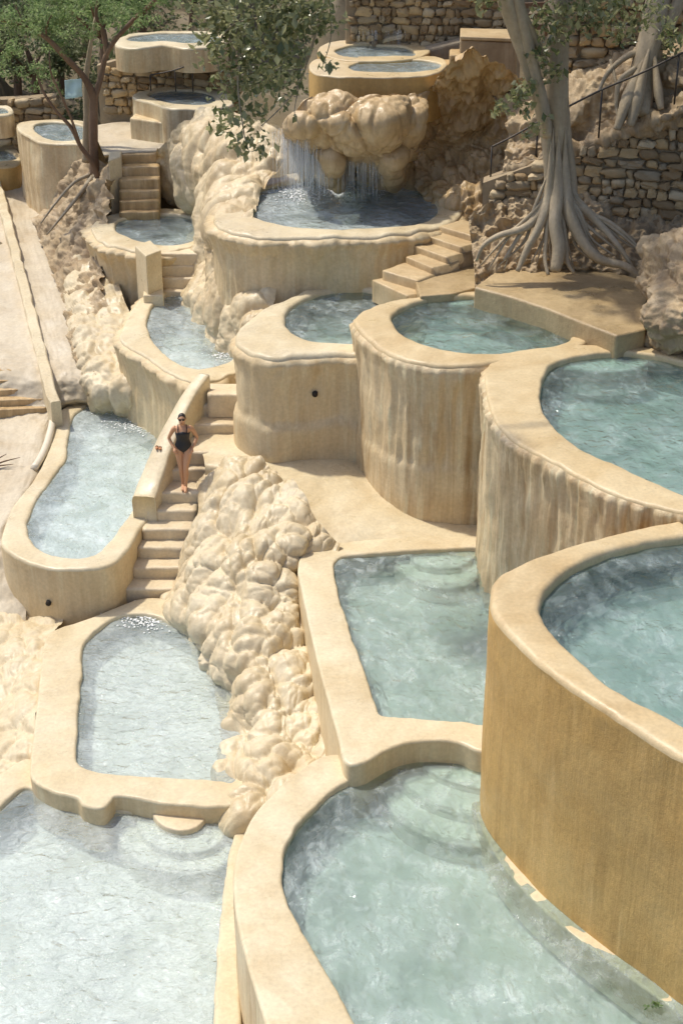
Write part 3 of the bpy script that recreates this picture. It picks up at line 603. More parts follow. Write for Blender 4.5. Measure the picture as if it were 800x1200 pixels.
# ------------------------------------------------------------------ rubble walls, each stone a part
def stone_mesh(k):
    r = np.random.default_rng(50 + k); g = np.linspace(-1, 1, 4); V = []; idx = {}; F = []
    def vid(p):
        key = tuple(np.round(p, 4))
        if key not in idx: idx[key] = len(V); V.append(p)
        return idx[key]
    for ax in range(3):
        if True:
            for sgn in (-1, 1):
                if ax == 1 and sgn == 1: continue        # back is in the wall
                for a in range(3):
                    for b in range(3):
                        q = []
                        for (x, y) in ((g[a], g[b]), (g[a+1], g[b]), (g[a+1], g[b+1]), (g[a], g[b+1])):
                            p = [0, 0, 0]; p[ax] = sgn; p[(ax+1) % 3] = x; p[(ax+2) % 3] = y; q.append(vid(np.array(p, float)))
                        F.append(q if sgn > 0 else q[::-1])
    V = np.array(V); nrm = (np.abs(V) ** 5.).sum(1) ** (1 / 5.); V = V / nrm[:, None]
    V += r.normal(scale=.11, size=V.shape); V += fbm(V * 1.3 + k * 9, 2)[:, None] * .16
    V[:, 0] += V[:, 2] * r.uniform(-.22, .22); V *= .5
    me = bpy.data.meshes.new('stone'); me.from_pydata(V.tolist(), [], F); me.shade_smooth() if k % 2 else None; return me
SHAPES = []
for k in range(15):
    me = stone_mesh(k); me.materials.append(M_stone[k % 5]); SHAPES.append(me)
def rubble_wall(label, bot, topz, size=.27, depth=.14, limit=290, mat=None, group=None, rowj=.35):
    # bot: polyline of world points along the foot; topz: wall-top heights at those points
    root = empty('rubble_wall', label, 'stone wall', group); bot = np.array(bot, float); topz = np.array(topz, float)
    pl = cr(np.hstack([bot, topz[:, None]]), 40); d = np.gradient(pl[:, :2], axis=0); d /= np.linalg.norm(d, axis=1)[:, None]; nrm = np.stack([d[:, 1], -d[:, 0]], 1)
    if nrm[:, 1].mean() > 0: nrm = -nrm
    Vw = []
    for k in range(40):
        x, y, z0, z1 = pl[k]; b = nrm[k]
        for (z, o) in ((z0 - .5, 0), (z1, 0), (z1 + .03, -.12), (z1, -.5), (z0 - .5, -.5)): Vw.append((x + b[0] * o, y + b[1] * o, z))
    mesh('mortar_core', Vw, grid_faces(40, 5) + [tuple(range(5)), tuple(39*5 + k for k in range(5))[::-1]], mat or M_mort, root, False)
    L = np.concatenate([[0], np.cumsum(np.linalg.norm(np.diff(pl[:, :2], axis=0), axis=1))]); at = lambda s, j: np.interp(s, L, pl[:, j])
    slots = []; h = pl[:, 2].min() - .1; hmax = pl[:, 3].max()
    while h < hmax:
        rh = size * random.uniform(.62, 1.0); s = random.uniform(0, size)
        while s < L[-1]:
            w = size * random.choice((.55, .8, 1.0, 1.3, 1.9)) * random.uniform(.85, 1.15)
            zc = h + rh / 2 + random.uniform(-.03, .03)
            if at(s + w/2, 2) - .15 < zc < at(s + w/2, 3) - rh * .35: slots.append((s + w/2, zc, w, rh))
            s += w
        h += rh
    if len(slots) > limit: slots = random.sample(slots, limit)
    for (s, zc, w, rh) in slots:
        x, y = at(s, 0), at(s, 1); nx, ny = np.interp(s, L, nrm[:, 0]), np.interp(s, L, nrm[:, 1]); ang = math.atan2(ny, nx) + math.pi / 2
        inst('stone', random.choice(SHAPES), root, (x + nx * .01, y + ny * .01, zc), (random.uniform(-.12,.12), random.uniform(-.2,.2), ang + random.uniform(-.12,.12)),
             (w * random.uniform(.88, 1.02), depth * random.uniform(1.2, 2.2), rh * random.uniform(.86, 1.06)))
    for p in pl[::4]: TERR.append((p[0], p[1] - .3, p[2] - .1)); TERR.append((p[0], p[1] + .3, p[2] - .1))
    return root
rw = [PY(562,300,33.2), PY(640,300,33.0), PY(720,300,32.6), PY(860,300,32.0)]
for p in rw: p[2] = 4.0
rubble_wall('tall rubble retaining wall behind the pale tree roots', rw, [5.35, 5.95, 6.6, 7.75], .27, .15)
uw = [PY(405,55,40.4), PY(470,55,40.4), PY(540,55,40.2), PY(600,55,40.0)]
for p in uw: p[2] = 6.8
rubble_wall('high rubble wall above the uppermost small pool', uw, [10.2] * 4, .26, .13)
rr_ = [PY(648,90,35.2), PY(720,80,35.0), PY(900,60,34.6)]
for p, z in zip(rr_, (6.6, 7.1, 8.0)): p[2] = z
rubble_wall('rough stone wall at the top of the bank behind the second tree', rr_, [10.0, 10.2, 10.6], .30, .2)
lw = [PY(118,140,46.6), PY(165,140,46.4), PY(215,140,46.0), PY(275,140,45.6)]
for p in lw: p[2] = 4.0
rubble_wall('rubble wall carrying the distant pool above the angular pool', lw, [5.3, 5.6, 5.6, 5.7], .30, .14)
l2 = [PY(-30,160,50.0), PY(20,160,50.0), PY(70,160,50.0)]
for p in l2: p[2] = 2.2
rubble_wall('low dark rubble wall behind the low ochre pool', l2, [3.55, 3.6, 3.7], .30, .14)
bw = np.array([(PY(538,60,38.3)[0], 38.3, 7.5), (PY(606,60,38.0)[0], 38.0, 7.5), (PY(610,60,39.2)[0], 39.2, 7.5), (PY(538,60,39.4)[0], 39.4, 7.5)])
blk = setp(slab('block_wall', bw, 1.9, M_rock, None, .06), 'brown stained block wall with flat coping beside the pale trunk', 'wall')
cp = bw.copy(); cp[:, 2] = 7.59; cp[:2, 1] -= .06; slab('coping', cp, .085, M_stepb, blk, .02)
for (u0, u1, zt) in ((526, 540, 7.2), (514, 528, 6.95)):
    q_ = [(PY(u0,70,38.0)[0], 38.0, zt), (PY(u1,70,38.0)[0], 38.0, zt), (PY(u1,70,38.8)[0], 38.8, zt), (PY(u0,70,38.8)[0], 38.8, zt)]; slab('lower_block', np.array(q_), 1.4, M_lumpb, blk, .05)
gw = np.array([(PY(490,60,39.6)[0], 39.6, 7.0), (PY(545,60,39.5)[0], 39.5, 7.3), (PY(550,60,40.1)[0], 40.1, 7.3), (PY(490,60,40.2)[0], 40.2, 7.0)])
setp(slab('plaster_wall', gw, 1.2, M_rockg, None, .08), 'smooth grey plaster patch at the foot of the high rubble wall', 'wall')

# ------------------------------------------------------------------ right bank, root mound, boulder
patch('earth_bank', [
 [(575,112,6.6),(650,92,7.1),(720,66,7.7),(800,38,8.3),(900,14,8.9)],
 [(590,128,6.6),(658,104,7.1),(720,82,7.6),(800,54,8.2),(900,30,8.8)],
 [(594,152,6.3),(660,126,6.9),(720,106,7.3),(800,78,7.95),(900,52,8.5)],
 [(592,188,5.75),(660,165,6.2),(722,142,6.7),(800,112,7.35),(900,84,7.9)],
 [(588,206,5.45),(650,184,5.95),(722,160,6.5),(800,130,7.2),(900,104,7.7)],
 [(588,225,4.9),(650,204,5.3),(722,180,5.9),(800,150,6.6),(900,124,7.2)]],
 170, 220, M_rock, 'brown earth bank laced with hanging roots above the retaining wall', 'bank', [(.7,.2)], [(1.1,.25,'r'),(.4,.10,'f'),(.12,.03,'f')], .6)
patch('root_mound', [
 [(548,255,4.75),(600,232,5.15),(670,226,5.3),(740,222,5.4),(830,220,5.5)],
 [(552,285,4.3),(605,268,4.6),(665,258,4.9),(730,258,4.85),(830,258,4.95)],
 [(556,316,3.95),(602,302,4.2),(660,296,4.35),(725,296,4.3),(830,290,4.5)],
 [(556,340,3.6),(602,328,3.8),(660,324,3.8),(725,328,3.8),(830,335,3.8)]],
 130, 220, M_rock, 'rocky brown mound gripped by the pale tree roots', 'rock', [(.55,.22)], [(.7,.2,'r'),(.3,.10,'f'),(.1,.03,'f')], .8, dz=-.1)
patch('boulder', [
 [(752,312,4.3),(765,285,4.9),(790,268,5.3),(830,262,5.4),(870,300,3.6)],
 [(748,335,4.2),(768,315,4.75),(795,305,5.1),(835,300,5.15),(875,330,3.5)],
 [(747,362,3.95),(768,352,4.4),(798,350,4.65),(840,350,4.7),(878,370,3.4)],
 [(745,388,3.65),(770,388,3.9),(800,392,4.1),(840,396,4.1),(880,405,3.3)],
 [(744,402,3.3),(772,410,3.5),(802,418,3.5),(840,425,3.5),(900,430,3.5)]],
 120, 120, M_rock, 'big grey-brown boulder at the end of the wet slab', 'boulder', [(.9,.12)], [(.9,.3,'f'),(.3,.09,'f'),(.1,.03,'f')], .8)

wf = empty('slatted_fence', 'dark wooden slats behind the forked pale trunk', 'fence')
for v in (4, 17, 30):
    a, b = PY(604, v, 36.4), PY(645, v - 2, 36.4); slab('slat', [a, b, b + (0, .05, 0), a + (0, .05, 0)], .12, M_barkd, wf, .01)
for u in (608, 640): V, F = tube([PY(u, -8, 36.46), PY(u, 42, 36.46)], [.05, .05], 8); mesh('post', V, F, M_barkd, wf)
# ------------------------------------------------------------------ handrails
def rail(label, tops, foot, r=.022):
    root = empty('handrail', label, 'handrail', 'thin dark handrails'); pts = np.array(tops)
    V, F = tube(cr(pts, 40), [r] * 40, 8); mesh('top_rail', V, F, M_metal, root)
    for k, dz in foot:
        p = pts[k]; V, F = tube([p, p - (0, 0, dz)], [r * .9] * 2, 8); mesh('post', V, F, M_metal, root)
rail('dark handrail climbing past the second tree above the retaining wall', [PY(665,125,32.5), PY(705,105,32.4), PY(752,85,32.2), PY(795,64,32.0), PY(850,40,31.8)], [(0,.9),(1,1.0),(3,1.0)])
rail('dark handrail left of the pale trunk beside the flowstone cascade', [PY(576,172,33.4), PY(600,160,33.4), PY(630,143,33.4)], [(0,.9),(2,1.0)])
rail('dark handrail beside the angular pool in front of the far rubble wall', [PY(176,88,44.5), PY(205,82,44.5), PY(225,74,44.6), PY(250,62,44.8)], [(0,.45),(1,.6),(2,.8)])

# ------------------------------------------------------------------ trees
def leaf_cloud(centers, radii, count, size, flat=.8, elong=2.0, seed=0, droop=0):
    r = np.random.default_rng(seed); V = []; F = []
    cw = np.array(radii) ** 2; cw = cw / cw.sum()
    for _ in range(count):
        k = r.choice(len(centers), p=cw); d = r.normal(size=3); d /= np.linalg.norm(d); rad = radii[k] * r.random() ** .45
        p = np.array(centers[k]) + d * rad * (1, 1, flat)
        n = r.normal(size=3) + (0, 0, .9); n /= np.linalg.norm(n); a = np.cross(n, r.normal(size=3)); a /= np.linalg.norm(a); a[2] -= droop; b = np.cross(n, a)
        s = size * r.uniform(.6, 1.25); w = s / elong; o = len(V)
        V += [p - a * s * .5, p - b * w * .5 + n * w * .12, p + a * s * .5, p + b * w * .5 + n * w * .12]
        F += [(o, o+1, o+2), (o, o+2, o+3)]
    return V, F
L_fic = leaf_mat('ficus_leaf', (.12,.15,.055), (.44,.43,.22), .42, .25)
L_aca = leaf_mat('acacia_leaf', (.15,.25,.08), (.36,.44,.20), .6, .5)
L_dim = leaf_mat('far_leaf', (.09,.12,.05), (.24,.26,.13), .5, .6)
def limb(MBx, pts, rads, n=10, wob=.05, N=None):
    N = N or len(pts) * 7; q = cr(np.hstack([np.array(pts), np.array(rads)[:, None]]), N)
    V, F = tube(q[:, :3], q[:, 3], n, True, wob); MBx.add((V, F))
fx = empty('ficus_tree', 'big pale-barked tree with spreading roots in front of the rubble retaining wall', 'tree')
Y0 = 31.6
T = MB()
limb(T, [PY(654,262,31.5), PY(655,200,31.6), PY(654,130,31.6), PY(653,60,31.6), PY(655,0,31.6), PY(660,-60,31.7), PY(668,-150,31.8)], [.30,.25,.225,.21,.21,.2,.18], 16, .09)
limb(T, [PY(648,270,31.45), PY(644,215,31.45), PY(641,160,31.5), PY(632,115,31.4), PY(612,55,31.2), PY(594,0,31.0), PY(575,-60,30.8), PY(550,-130,30.4)], [.18,.13,.13,.16,.17,.18,.16,.12], 14, .09)
limb(T, [PY(641,160,31.4), PY(630,100,31.2), PY(616,40,31.0), PY(604,-10,30.9)], [.10,.11,.12,.11], 10, .05)
limb(T, [PY(640,75,31.3), PY(622,35,31.0), PY(606,0,30.9), PY(596,-30,30.8)], [.06,.07,.08,.08], 10, .05)
limb(T, [PY(665,255,31.4), PY(668,215,31.5), PY(664,160,31.55), PY(660,90,31.6)], [.16,.13,.10,.06], 10, .06)
T.build('trunk', M_bark, fx)
for pts, rd in [
  ([(648,150,31.4),(644,215,31.3),(632,250,31.2),(612,268,31.0),(585,276,30.9),(566,288,30.8),(558,306,30.8)], [.01,.12,.12,.10,.08,.06,.04]),
  ([(645,165,31.35),(643,225,31.25),(633,262,31.0),(618,290,30.8),(606,318,30.6)], [.01,.12,.12,.10,.06]),
  ([(654,150,31.38),(653,220,31.25),(650,262,30.9),(654,292,30.7),(650,318,30.5)], [.01,.16,.17,.18,.14]),
  ([(643,240,31.2),(640,275,30.9),(638,302,30.7),(642,322,30.5)], [.09,.06,.05,.05]),
  ([(662,150,31.4),(662,220,31.28),(669,258,31.0),(684,286,30.8),(704,304,30.7),(732,312,30.6),(752,326,30.5),(760,340,30.4)], [.01,.16,.16,.14,.12,.10,.07,.05]),
  ([(664,180,31.5),(671,228,31.4),(690,250,31.2),(712,274,31.0),(730,296,30.8),(742,316,30.7)], [.01,.12,.11,.08,.06,.04]),
  ([(690,250,31.2),(716,262,31.1),(742,285,31.0),(756,312,30.8)], [.06,.05,.05,.04]),
  ([(640,235,31.3),(618,262,31.1),(598,292,30.9),(590,305,30.8)], [.08,.06,.05,.03]),
  ([(655,240,31.2),(662,280,30.9),(664,306,30.7),(672,320,30.6)], [.09,.07,.06,.04])]:
    q = MB(); limb(q, [PY(*p) for p in pts], [r * .8 for r in rd], 10, .08); q.build('root', M_bark, fx)
rr = random.Random(5)
for k in range(18):                                      # thin rootlets wandering over the mound and the wall foot
    t = k / 17; ue = 560 + 200 * t + rr.uniform(-8, 8); ve = 318 - 26 * abs(t - .45) + rr.uniform(-10, 10); us = 640 + 28 * t
    pts = [(us, 215 + rr.uniform(-15, 15), 31.35), (us + (ue - us) * .25 + rr.uniform(-6, 6), 248 + rr.uniform(-6, 6), 31.2), (us + (ue - us) * .6 + rr.uniform(-8, 8), 278 + rr.uniform(-8, 8), 31.05), (ue, ve, 30.85)]
    q = MB(); limb(q, [PY(*p) for p in pts], [.015, .04, .032, .012], 7, .1); q.build('root', M_bark, fx)
# long limb reaching out, above the picture, to the hanging spray of leaves
lb = MB(); limb(lb, [PY(655,-20,31.6), PY(600,-110,29.5), PY(500,-130,27.5), PY(420,-70,26.3), PY(385,-10,26)], [.10,.08,.06,.045,.03], 10)
limb(lb, [PY(385,-10,26), PY(372,30,25.9), PY(352,95,25.8), PY(330,125,25.7), PY(306,148,25.6)], [.03,.026,.02,.014,.008], 8)
limb(lb, [PY(420,-70,26.3), PY(360,-30,26), PY(310,20,25.8), PY(280,80,25.6), PY(285,150,25.5), PY(292,178,25.4)], [.05,.035,.025,.018,.012,.006], 8)
limb(lb, [PY(310,20,25.8), PY(272,30,25.8), PY(255,60,25.7), PY(262,110,25.6)], [.02,.015,.012,.006], 6)
limb(lb, [PY(352,95,25.8), PY(345,130,25.7), PY(350,145,25.6)], [.012,.008,.005], 6)
limb(lb, [PY(385,-10,26), PY(388,40,25.9), PY(378,78,25.8)], [.02,.012,.005], 6)
lb.build('limb', M_bark, fx)
cs, rs = [], []
for (u, v, r) in [(270,20,.45),(310,25,.5),(345,30,.42),(255,60,.36),(285,70,.45),(322,65,.42),(270,110,.36),(300,105,.36),(262,145,.22),(290,140,.28),(282,170,.22),(305,172,.18),(360,15,.35),(385,20,.28),(350,90,.14),(345,142,.08),(380,72,.13),(388,80,.1),(318,165,.14),(250,25,.3),(330,120,.14),(345,112,.1),(240,5,.4),(300,-10,.6),(350,-15,.6),(335,0,.5)]:
    cs.append(PY(u, v, 25.8 + random.uniform(-.4, .4))); rs.append(r)
V, F = leaf_cloud(cs, [r * 1.25 for r in rs], 2600, .14, 1.0, 1.7, 3, .4); setp(mesh('foliage', V, F, L_fic, fx, False), kind='stuff')
cs, rs = [], []
for (u, v, y, r) in [(615,105,31,.3),(600,120,31,.28),(585,128,30.9,.2),(632,60,31,.35),(650,35,31,.4),(680,10,31,.5),(720,5,31,.5),(760,15,31.5,.5),(730,38,31.5,.35),(628,150,31,.22),(616,160,31,.15),(648,85,31.1,.3),(570,-5,30.6,.4),(640,15,30.9,.4),(700,25,31,.4),(790,40,32,.4),(775,55,33,.35),(620,130,31,.2),(640,140,31,.12)]:
    cs.append(PY(u, v, y)); rs.append(r)
V, F = leaf_cloud(cs, rs, 1500, .15, .9, 1.7, 4, .3); setp(mesh('foliage', V, F, L_fic, fx, False), kind='stuff')
cs, rs = [], []
for k in range(26):
    cs.append(np.array((4.2 + random.uniform(-3.5, 7), 31 + random.uniform(-2.5, 4.5), 12.5 + random.uniform(-.5, 3)))); rs.append(random.uniform(.9, 1.5))
V, F = leaf_cloud(cs, rs, 6500, .22, .7, 1.7, 5, .3); setp(mesh('crown', V, F, L_fic, fx, False), kind='stuff')

f2 = empty('ficus_tree', 'second pale tree with roots clinging to the earth bank above the wall', 'tree')
T = MB(); limb(T, [PY(742,135,32.45), PY(750,100,32.75), PY(762,50,33.05), PY(770,0,33.25), PY(780,-60,33.45), PY(790,-120,33.65)], [.34,.30,.27,.25,.22,.16], 14, .09); 
limb(T, [PY(778,40,33.05), PY(795,0,33.15), PY(815,-50,33.25)], [.12,.14,.12], 10, .06); T.build('trunk', M_bark, f2)
for pts, rd in [([(757,62,32.8),(738,110,32.35),(728,135,32.15),(722,152,32.05)], [.03,.14,.11,.07]), ([(760,58,32.75),(746,115,32.25),(738,148,32.05)], [.03,.13,.08]), ([(745,80,32.65),(726,95,32.55),(722,120,32.35),(724,140,32.15)], [.08,.06,.05,.03]),
                ([(766,62,32.75),(770,105,32.35),(774,128,32.15)], [.03,.10,.06]), ([(715,70,33.05),(722,100,32.65),(728,130,32.45)], [.04,.035,.03]), ([(700,110,32.65),(712,85,32.85),(735,66,33.05),(756,60,33.05)], [.03,.05,.07,.08])]:
    q = MB(); limb(q, [PY(*p) for p in pts], rd, 8, .08); q.build('root', M_bark, f2)
cs = [np.array((8.5 + random.uniform(-2, 4), 35 + random.uniform(-2, 2), 12.3 + random.uniform(-.6, 2))) for _ in range(12)]
V, F = leaf_cloud(cs, [1.1] * 12, 2600, .22, .7, 1.7, 6, .3); setp(mesh('crown', V, F, L_fic, f2, False), kind='stuff')

ac = empty('acacia_tree', 'slender dark-stemmed tree with feathery green crown on the root bank', 'tree')
YA = 43.0; T = MB()
limb(T, [PY(113,218,YA), PY(110,180,YA), PY(110,130,YA), PY(109,112,YA), PY(98,90,YA-.1), PY(78,68,YA-.3), PY(54,44,YA-.5), PY(28,30,YA-.7), PY(-5,22,YA-1)], [0.143,0.129,0.122,0.116,0.088,0.082,0.068,0.054,0.041], 12)
limb(T, [PY(111,116,YA), PY(118,92,YA+.1), PY(124,66,YA+.2), PY(136,46,YA+.2), PY(158,22,YA+.1), PY(178,4,YA), PY(195,-20,YA)], [0.088,0.082,0.075,0.068,0.061,0.048,0.034], 10)
limb(T, [PY(125,64,YA+.2), PY(121,38,YA+.3), PY(113,18,YA+.3), PY(116,-5,YA+.3), PY(118,-30,YA+.3)], [0.068,0.058,0.048,0.041,0.034], 10)
limb(T, [PY(54,44,YA-.5), PY(55,30,YA-.5), PY(62,16,YA-.4)], [0.034,0.027,0.014], 8)
limb(T, [PY(28,30,YA-.7), PY(24,18,YA-.7), PY(18,6,YA-.7)], [0.027,0.020,0.014], 8)
T.build('trunk', M_barkd, ac)
T = MB(); limb(T, [PY(116,212,42.8), PY(108,190,42.7), PY(95,172,42.6), PY(84,150,42.5), PY(66,130,42.4), PY(50,105,42.4), PY(42,80,42.4)], [0.082,0.075,0.061,0.054,0.041,0.034,0.020], 10)
limb(T, [PY(95,172,42.6), PY(84,140,42.4), PY(72,112,42.3), PY(60,85,42.2), PY(58,60,42.2)], [0.041,0.037,0.034,0.024,0.014], 8)
T.build('stem', M_barkd, ac)
T = MB(); limb(T, [PY(101,190,43.4), PY(102,140,43.4), PY(101,95,43.5), PY(106,55,43.5), PY(112,20,43.6)], [0.116,0.102,0.088,0.061,0.034], 10); T.build('stem', M_bark, ac)
for pts, rd in [([(113,205,42.9),(118,225,42.5),(122,245,42.2),(124,262,42)], [.10,.08,.06,.03]), ([(108,208,42.9),(98,222,42.4),(80,245,42.1),(55,275,41.8)], [.09,.06,.045,.02]), ([(112,210,42.8),(110,235,42.2),(100,262,41.8),(88,290,41.5)], [.08,.05,.04,.02]),
                ([(116,210,42.8),(124,222,42.4),(128,240,42.2)], [.06,.05,.03]), ([(105,205,42.9),(86,215,42.4),(64,240,42.1),(48,262,42)], [.06,.045,.035,.02])]:
    q = MB(); limb(q, [PY(*p) for p in pts], rd, 8, .06); q.build('root', M_rockg, ac)
cs, rs = [], []
for (u, v, r, c) in [(20,15,.8,0),(50,8,.7,0),(80,15,.7,0),(10,45,.6,0),(60,30,.5,0),(95,5,.7,0),(70,40,.4,0),(45,28,.5,0),(130,10,.5,0),(150,5,.5,0),(175,12,.5,0),(100,30,.4,0),(5,70,.5,0),(60,60,.45,0),(48,80,.4,0),(40,100,.35,0),(60,95,.3,0),(0,80,.4,0),(190,5,.4,0),(110,38,.35,0),(75,30,.45,0),(5,5,.8,0),(30,-15,.9,0),(80,-20,.9,0),(130,-20,.9,0),(180,-20,.8,0),(20,60,.35,0),(72,55,.3,0)]:
    for _ in range(4):
        cs.append(PY(u, v, 42.7) + np.array((random.gauss(0, r*.5), random.gauss(0, r*.9), random.gauss(0, r*.3)))); rs.append(r * random.uniform(.35, .6))
V, F = leaf_cloud(cs, rs, 9500, .11, .7, 2.6, 8, .1); setp(mesh('crown', V, F, L_aca, ac, False), kind='stuff')

def bg_tree(label, u, v, y, h, w, n, seed, mat=L_dim):
    t = empty('broadleaf_tree', label, 'tree', 'trees on the far slope'); b = PY(u, v, y); r = random.Random(seed)
    q = MB(); limb(q, [b - (0,0,.6), b + (.1,0,h*.35), b + (-.1,.1,h*.7)], [.16,.13,.06], 8)
    for k in range(4): a = r.uniform(0, 6.28); limb(q, [b + (0,0,h*.35), b + (math.cos(a)*w*.3, math.sin(a)*w*.3, h*.6), b + (math.cos(a)*w*.55, math.sin(a)*w*.55, h*.8)], [.07,.05,.02], 6)
    q.build('trunk', M_barkd, t)
    cs = [b + np.array((r.gauss(0, w*.32), r.gauss(0, w*.32), h * r.uniform(.45, 1.0))) for _ in range(16)]; rs = [w * r.uniform(.16, .3) for _ in cs]
    V, F = leaf_cloud(cs, rs, n, .2, .8, 2.0, seed, .2); setp(mesh('crown', V, F, mat, t, False), kind='stuff')
bg_tree('dark bushy tree on the slope behind the far-left pools', 20, 118, 54, 3.6, 3.2, 3000, 21)
bg_tree('green tree at the top edge between the slender tree and the distant pool', 165, 42, 52, 3.4, 3.4, 3000, 22, L_aca)
bg_tree('olive tree on the slope behind the pale sheet', 70, 90, 58, 4.0, 4.2, 3500, 23)
bg_tree('dark tree at the far left of the slope', -40, 90, 56, 4.6, 4.0, 3200, 24)
bg_tree('leafy tree behind the distant pool', 225, 25, 56, 3.6, 3.8, 3000, 25)
bg_tree('small green tree beside the teal sheet', 120, 78, 50, 2.6, 2.4, 2600, 26, L_aca)
bg_tree('dusty olive tree behind the low dark rubble wall', 40, 122, 52, 2.6, 2.6, 2600, 27)
bg_tree('tall dim tree at the top edge over the slender tree', 100, 48, 60, 4.2, 4.4, 3600, 28)
ts = [PY(76,94,47.5), PY(96,92,47.5), PY(97,113,47.4), PY(77,116,47.4)]
g_ = bez_patch(np.array([[ts[0], ts[1]], [ts[3], ts[2]]]), 14, 14); g_[..., 1] += fbm(g_ * 2.2, 2) * .12
sh = mesh('cloth_sheet', g_.reshape(-1, 3), grid_faces(14, 14), M_teal); md = sh.modifiers.new('solid', 'SOLIDIFY'); md.thickness = .02
setp(sh, 'small pale teal sheet hanging behind the slender tree', 'sheet')

# ------------------------------------------------------------------ falling water
def strands(name, parent_label, tops, drops, n, mat, w=.012, cat='waterfall', seed=0, jit=.06):
    r = np.random.default_rng(seed); q = MB(); tops = np.array(tops); drops = np.array(drops)
    for k in range(n):
        t = r.random(); a = np.array([np.interp(t, np.linspace(0, 1, len(tops)), tops[:, j]) for j in range(3)]); d = np.interp(t, np.linspace(0, 1, len(drops)), drops)
        a = a + r.normal(scale=jit, size=3) * (1, 1, .5); L = d * r.uniform(.3, 1); ww = w * r.uniform(.5, 1.4)
        q.add(tube([a, a + (0, -.03, -L * .4), a + (r.normal() * .02, -.06, -L)], [ww, ww * .7, ww * .4], 5))
    return setp(q.build(name, mat), parent_label, cat, kind='thing')
m, nt, out = newmat('falling_water'); t_ = nd(nt, 'BsdfTransparent'); d_ = nd(nt, 'BsdfPrincipled', Roughness=.15); d_.inputs['Base Color'].default_value = (.85,.87,.86,1)
mx_ = nd(nt, 'MixShader'); mx_.inputs[0].default_value = .22; nt.links.new(t_.outputs[0], mx_.inputs[1]); nt.links.new(d_.outputs[0], mx_.inputs[2]); nt.links.new(mx_.outputs[0], out.inputs[0]); M_fall = m
strands('waterfall', 'thin water threads falling over the front of the brown waterfall rock', [P(400,184,5.25), P(448,184,5.25)], [1.1, 1.1], 150, M_fall, .006, seed=2)
strands('waterfall', 'white spray pouring down the side of the brown waterfall rock', [P(346,150,6.0), P(356,165,5.6), P(378,178,5.4)], [1.5, 1.3, 1.1], 620, M_fall, .010, seed=3, jit=.2)
strands('waterfall', 'row of thin spouts falling down the foot of the high rubble wall', [PY(418,36,40.2), PY(472,36,40.2)], [.45, .5], 34, M_fall, .006, seed=4, jit=.03)['kind'] = 'stuff'

def foam(parent, spots, seed):
    r = np.random.default_rng(seed); q = MB()
    for (u, v, z, sx, sy, n) in spots:
        c = P(u, v, z)
        for _ in range(int(n * 1.7)):
            p = c + np.array((r.normal() * sx, r.normal() * sy, .005)); a = r.uniform(.008, .026); b = a * r.uniform(.6, 1.3); Vv = []
            for t, k in ((0, 0), (.5, .35), (.9, .8), (1, 1.1)):
                for j in range(7): th = j * .8976; Vv.append(p + np.array((a * math.sqrt(max(0, 1 - (1 - t) ** 2)) * math.cos(th), b * math.sqrt(max(0, 1 - (1 - t) ** 2)) * math.sin(th), a * .5 * (1 - t))))
            q.add((Vv, grid_faces(4, 7, True)))
    return setp(q.build('foam', M_foam, parent), kind='stuff')
foam(G, [(350,226,4.06,.28,.5,220),(395,224,4.06,.3,.3,120),(430,224,4.06,.35,.25,110)], 1)
foam(H, [(125,476,-.51,.3,.25,130),(160,500,-.51,.35,.2,110)], 2); foam(I, [(168,724,-1.48,.28,.2,160)], 3); foam(K, [(215,345,1.33,.25,.15,60),(262,415,1.33,.2,.2,50)], 4)
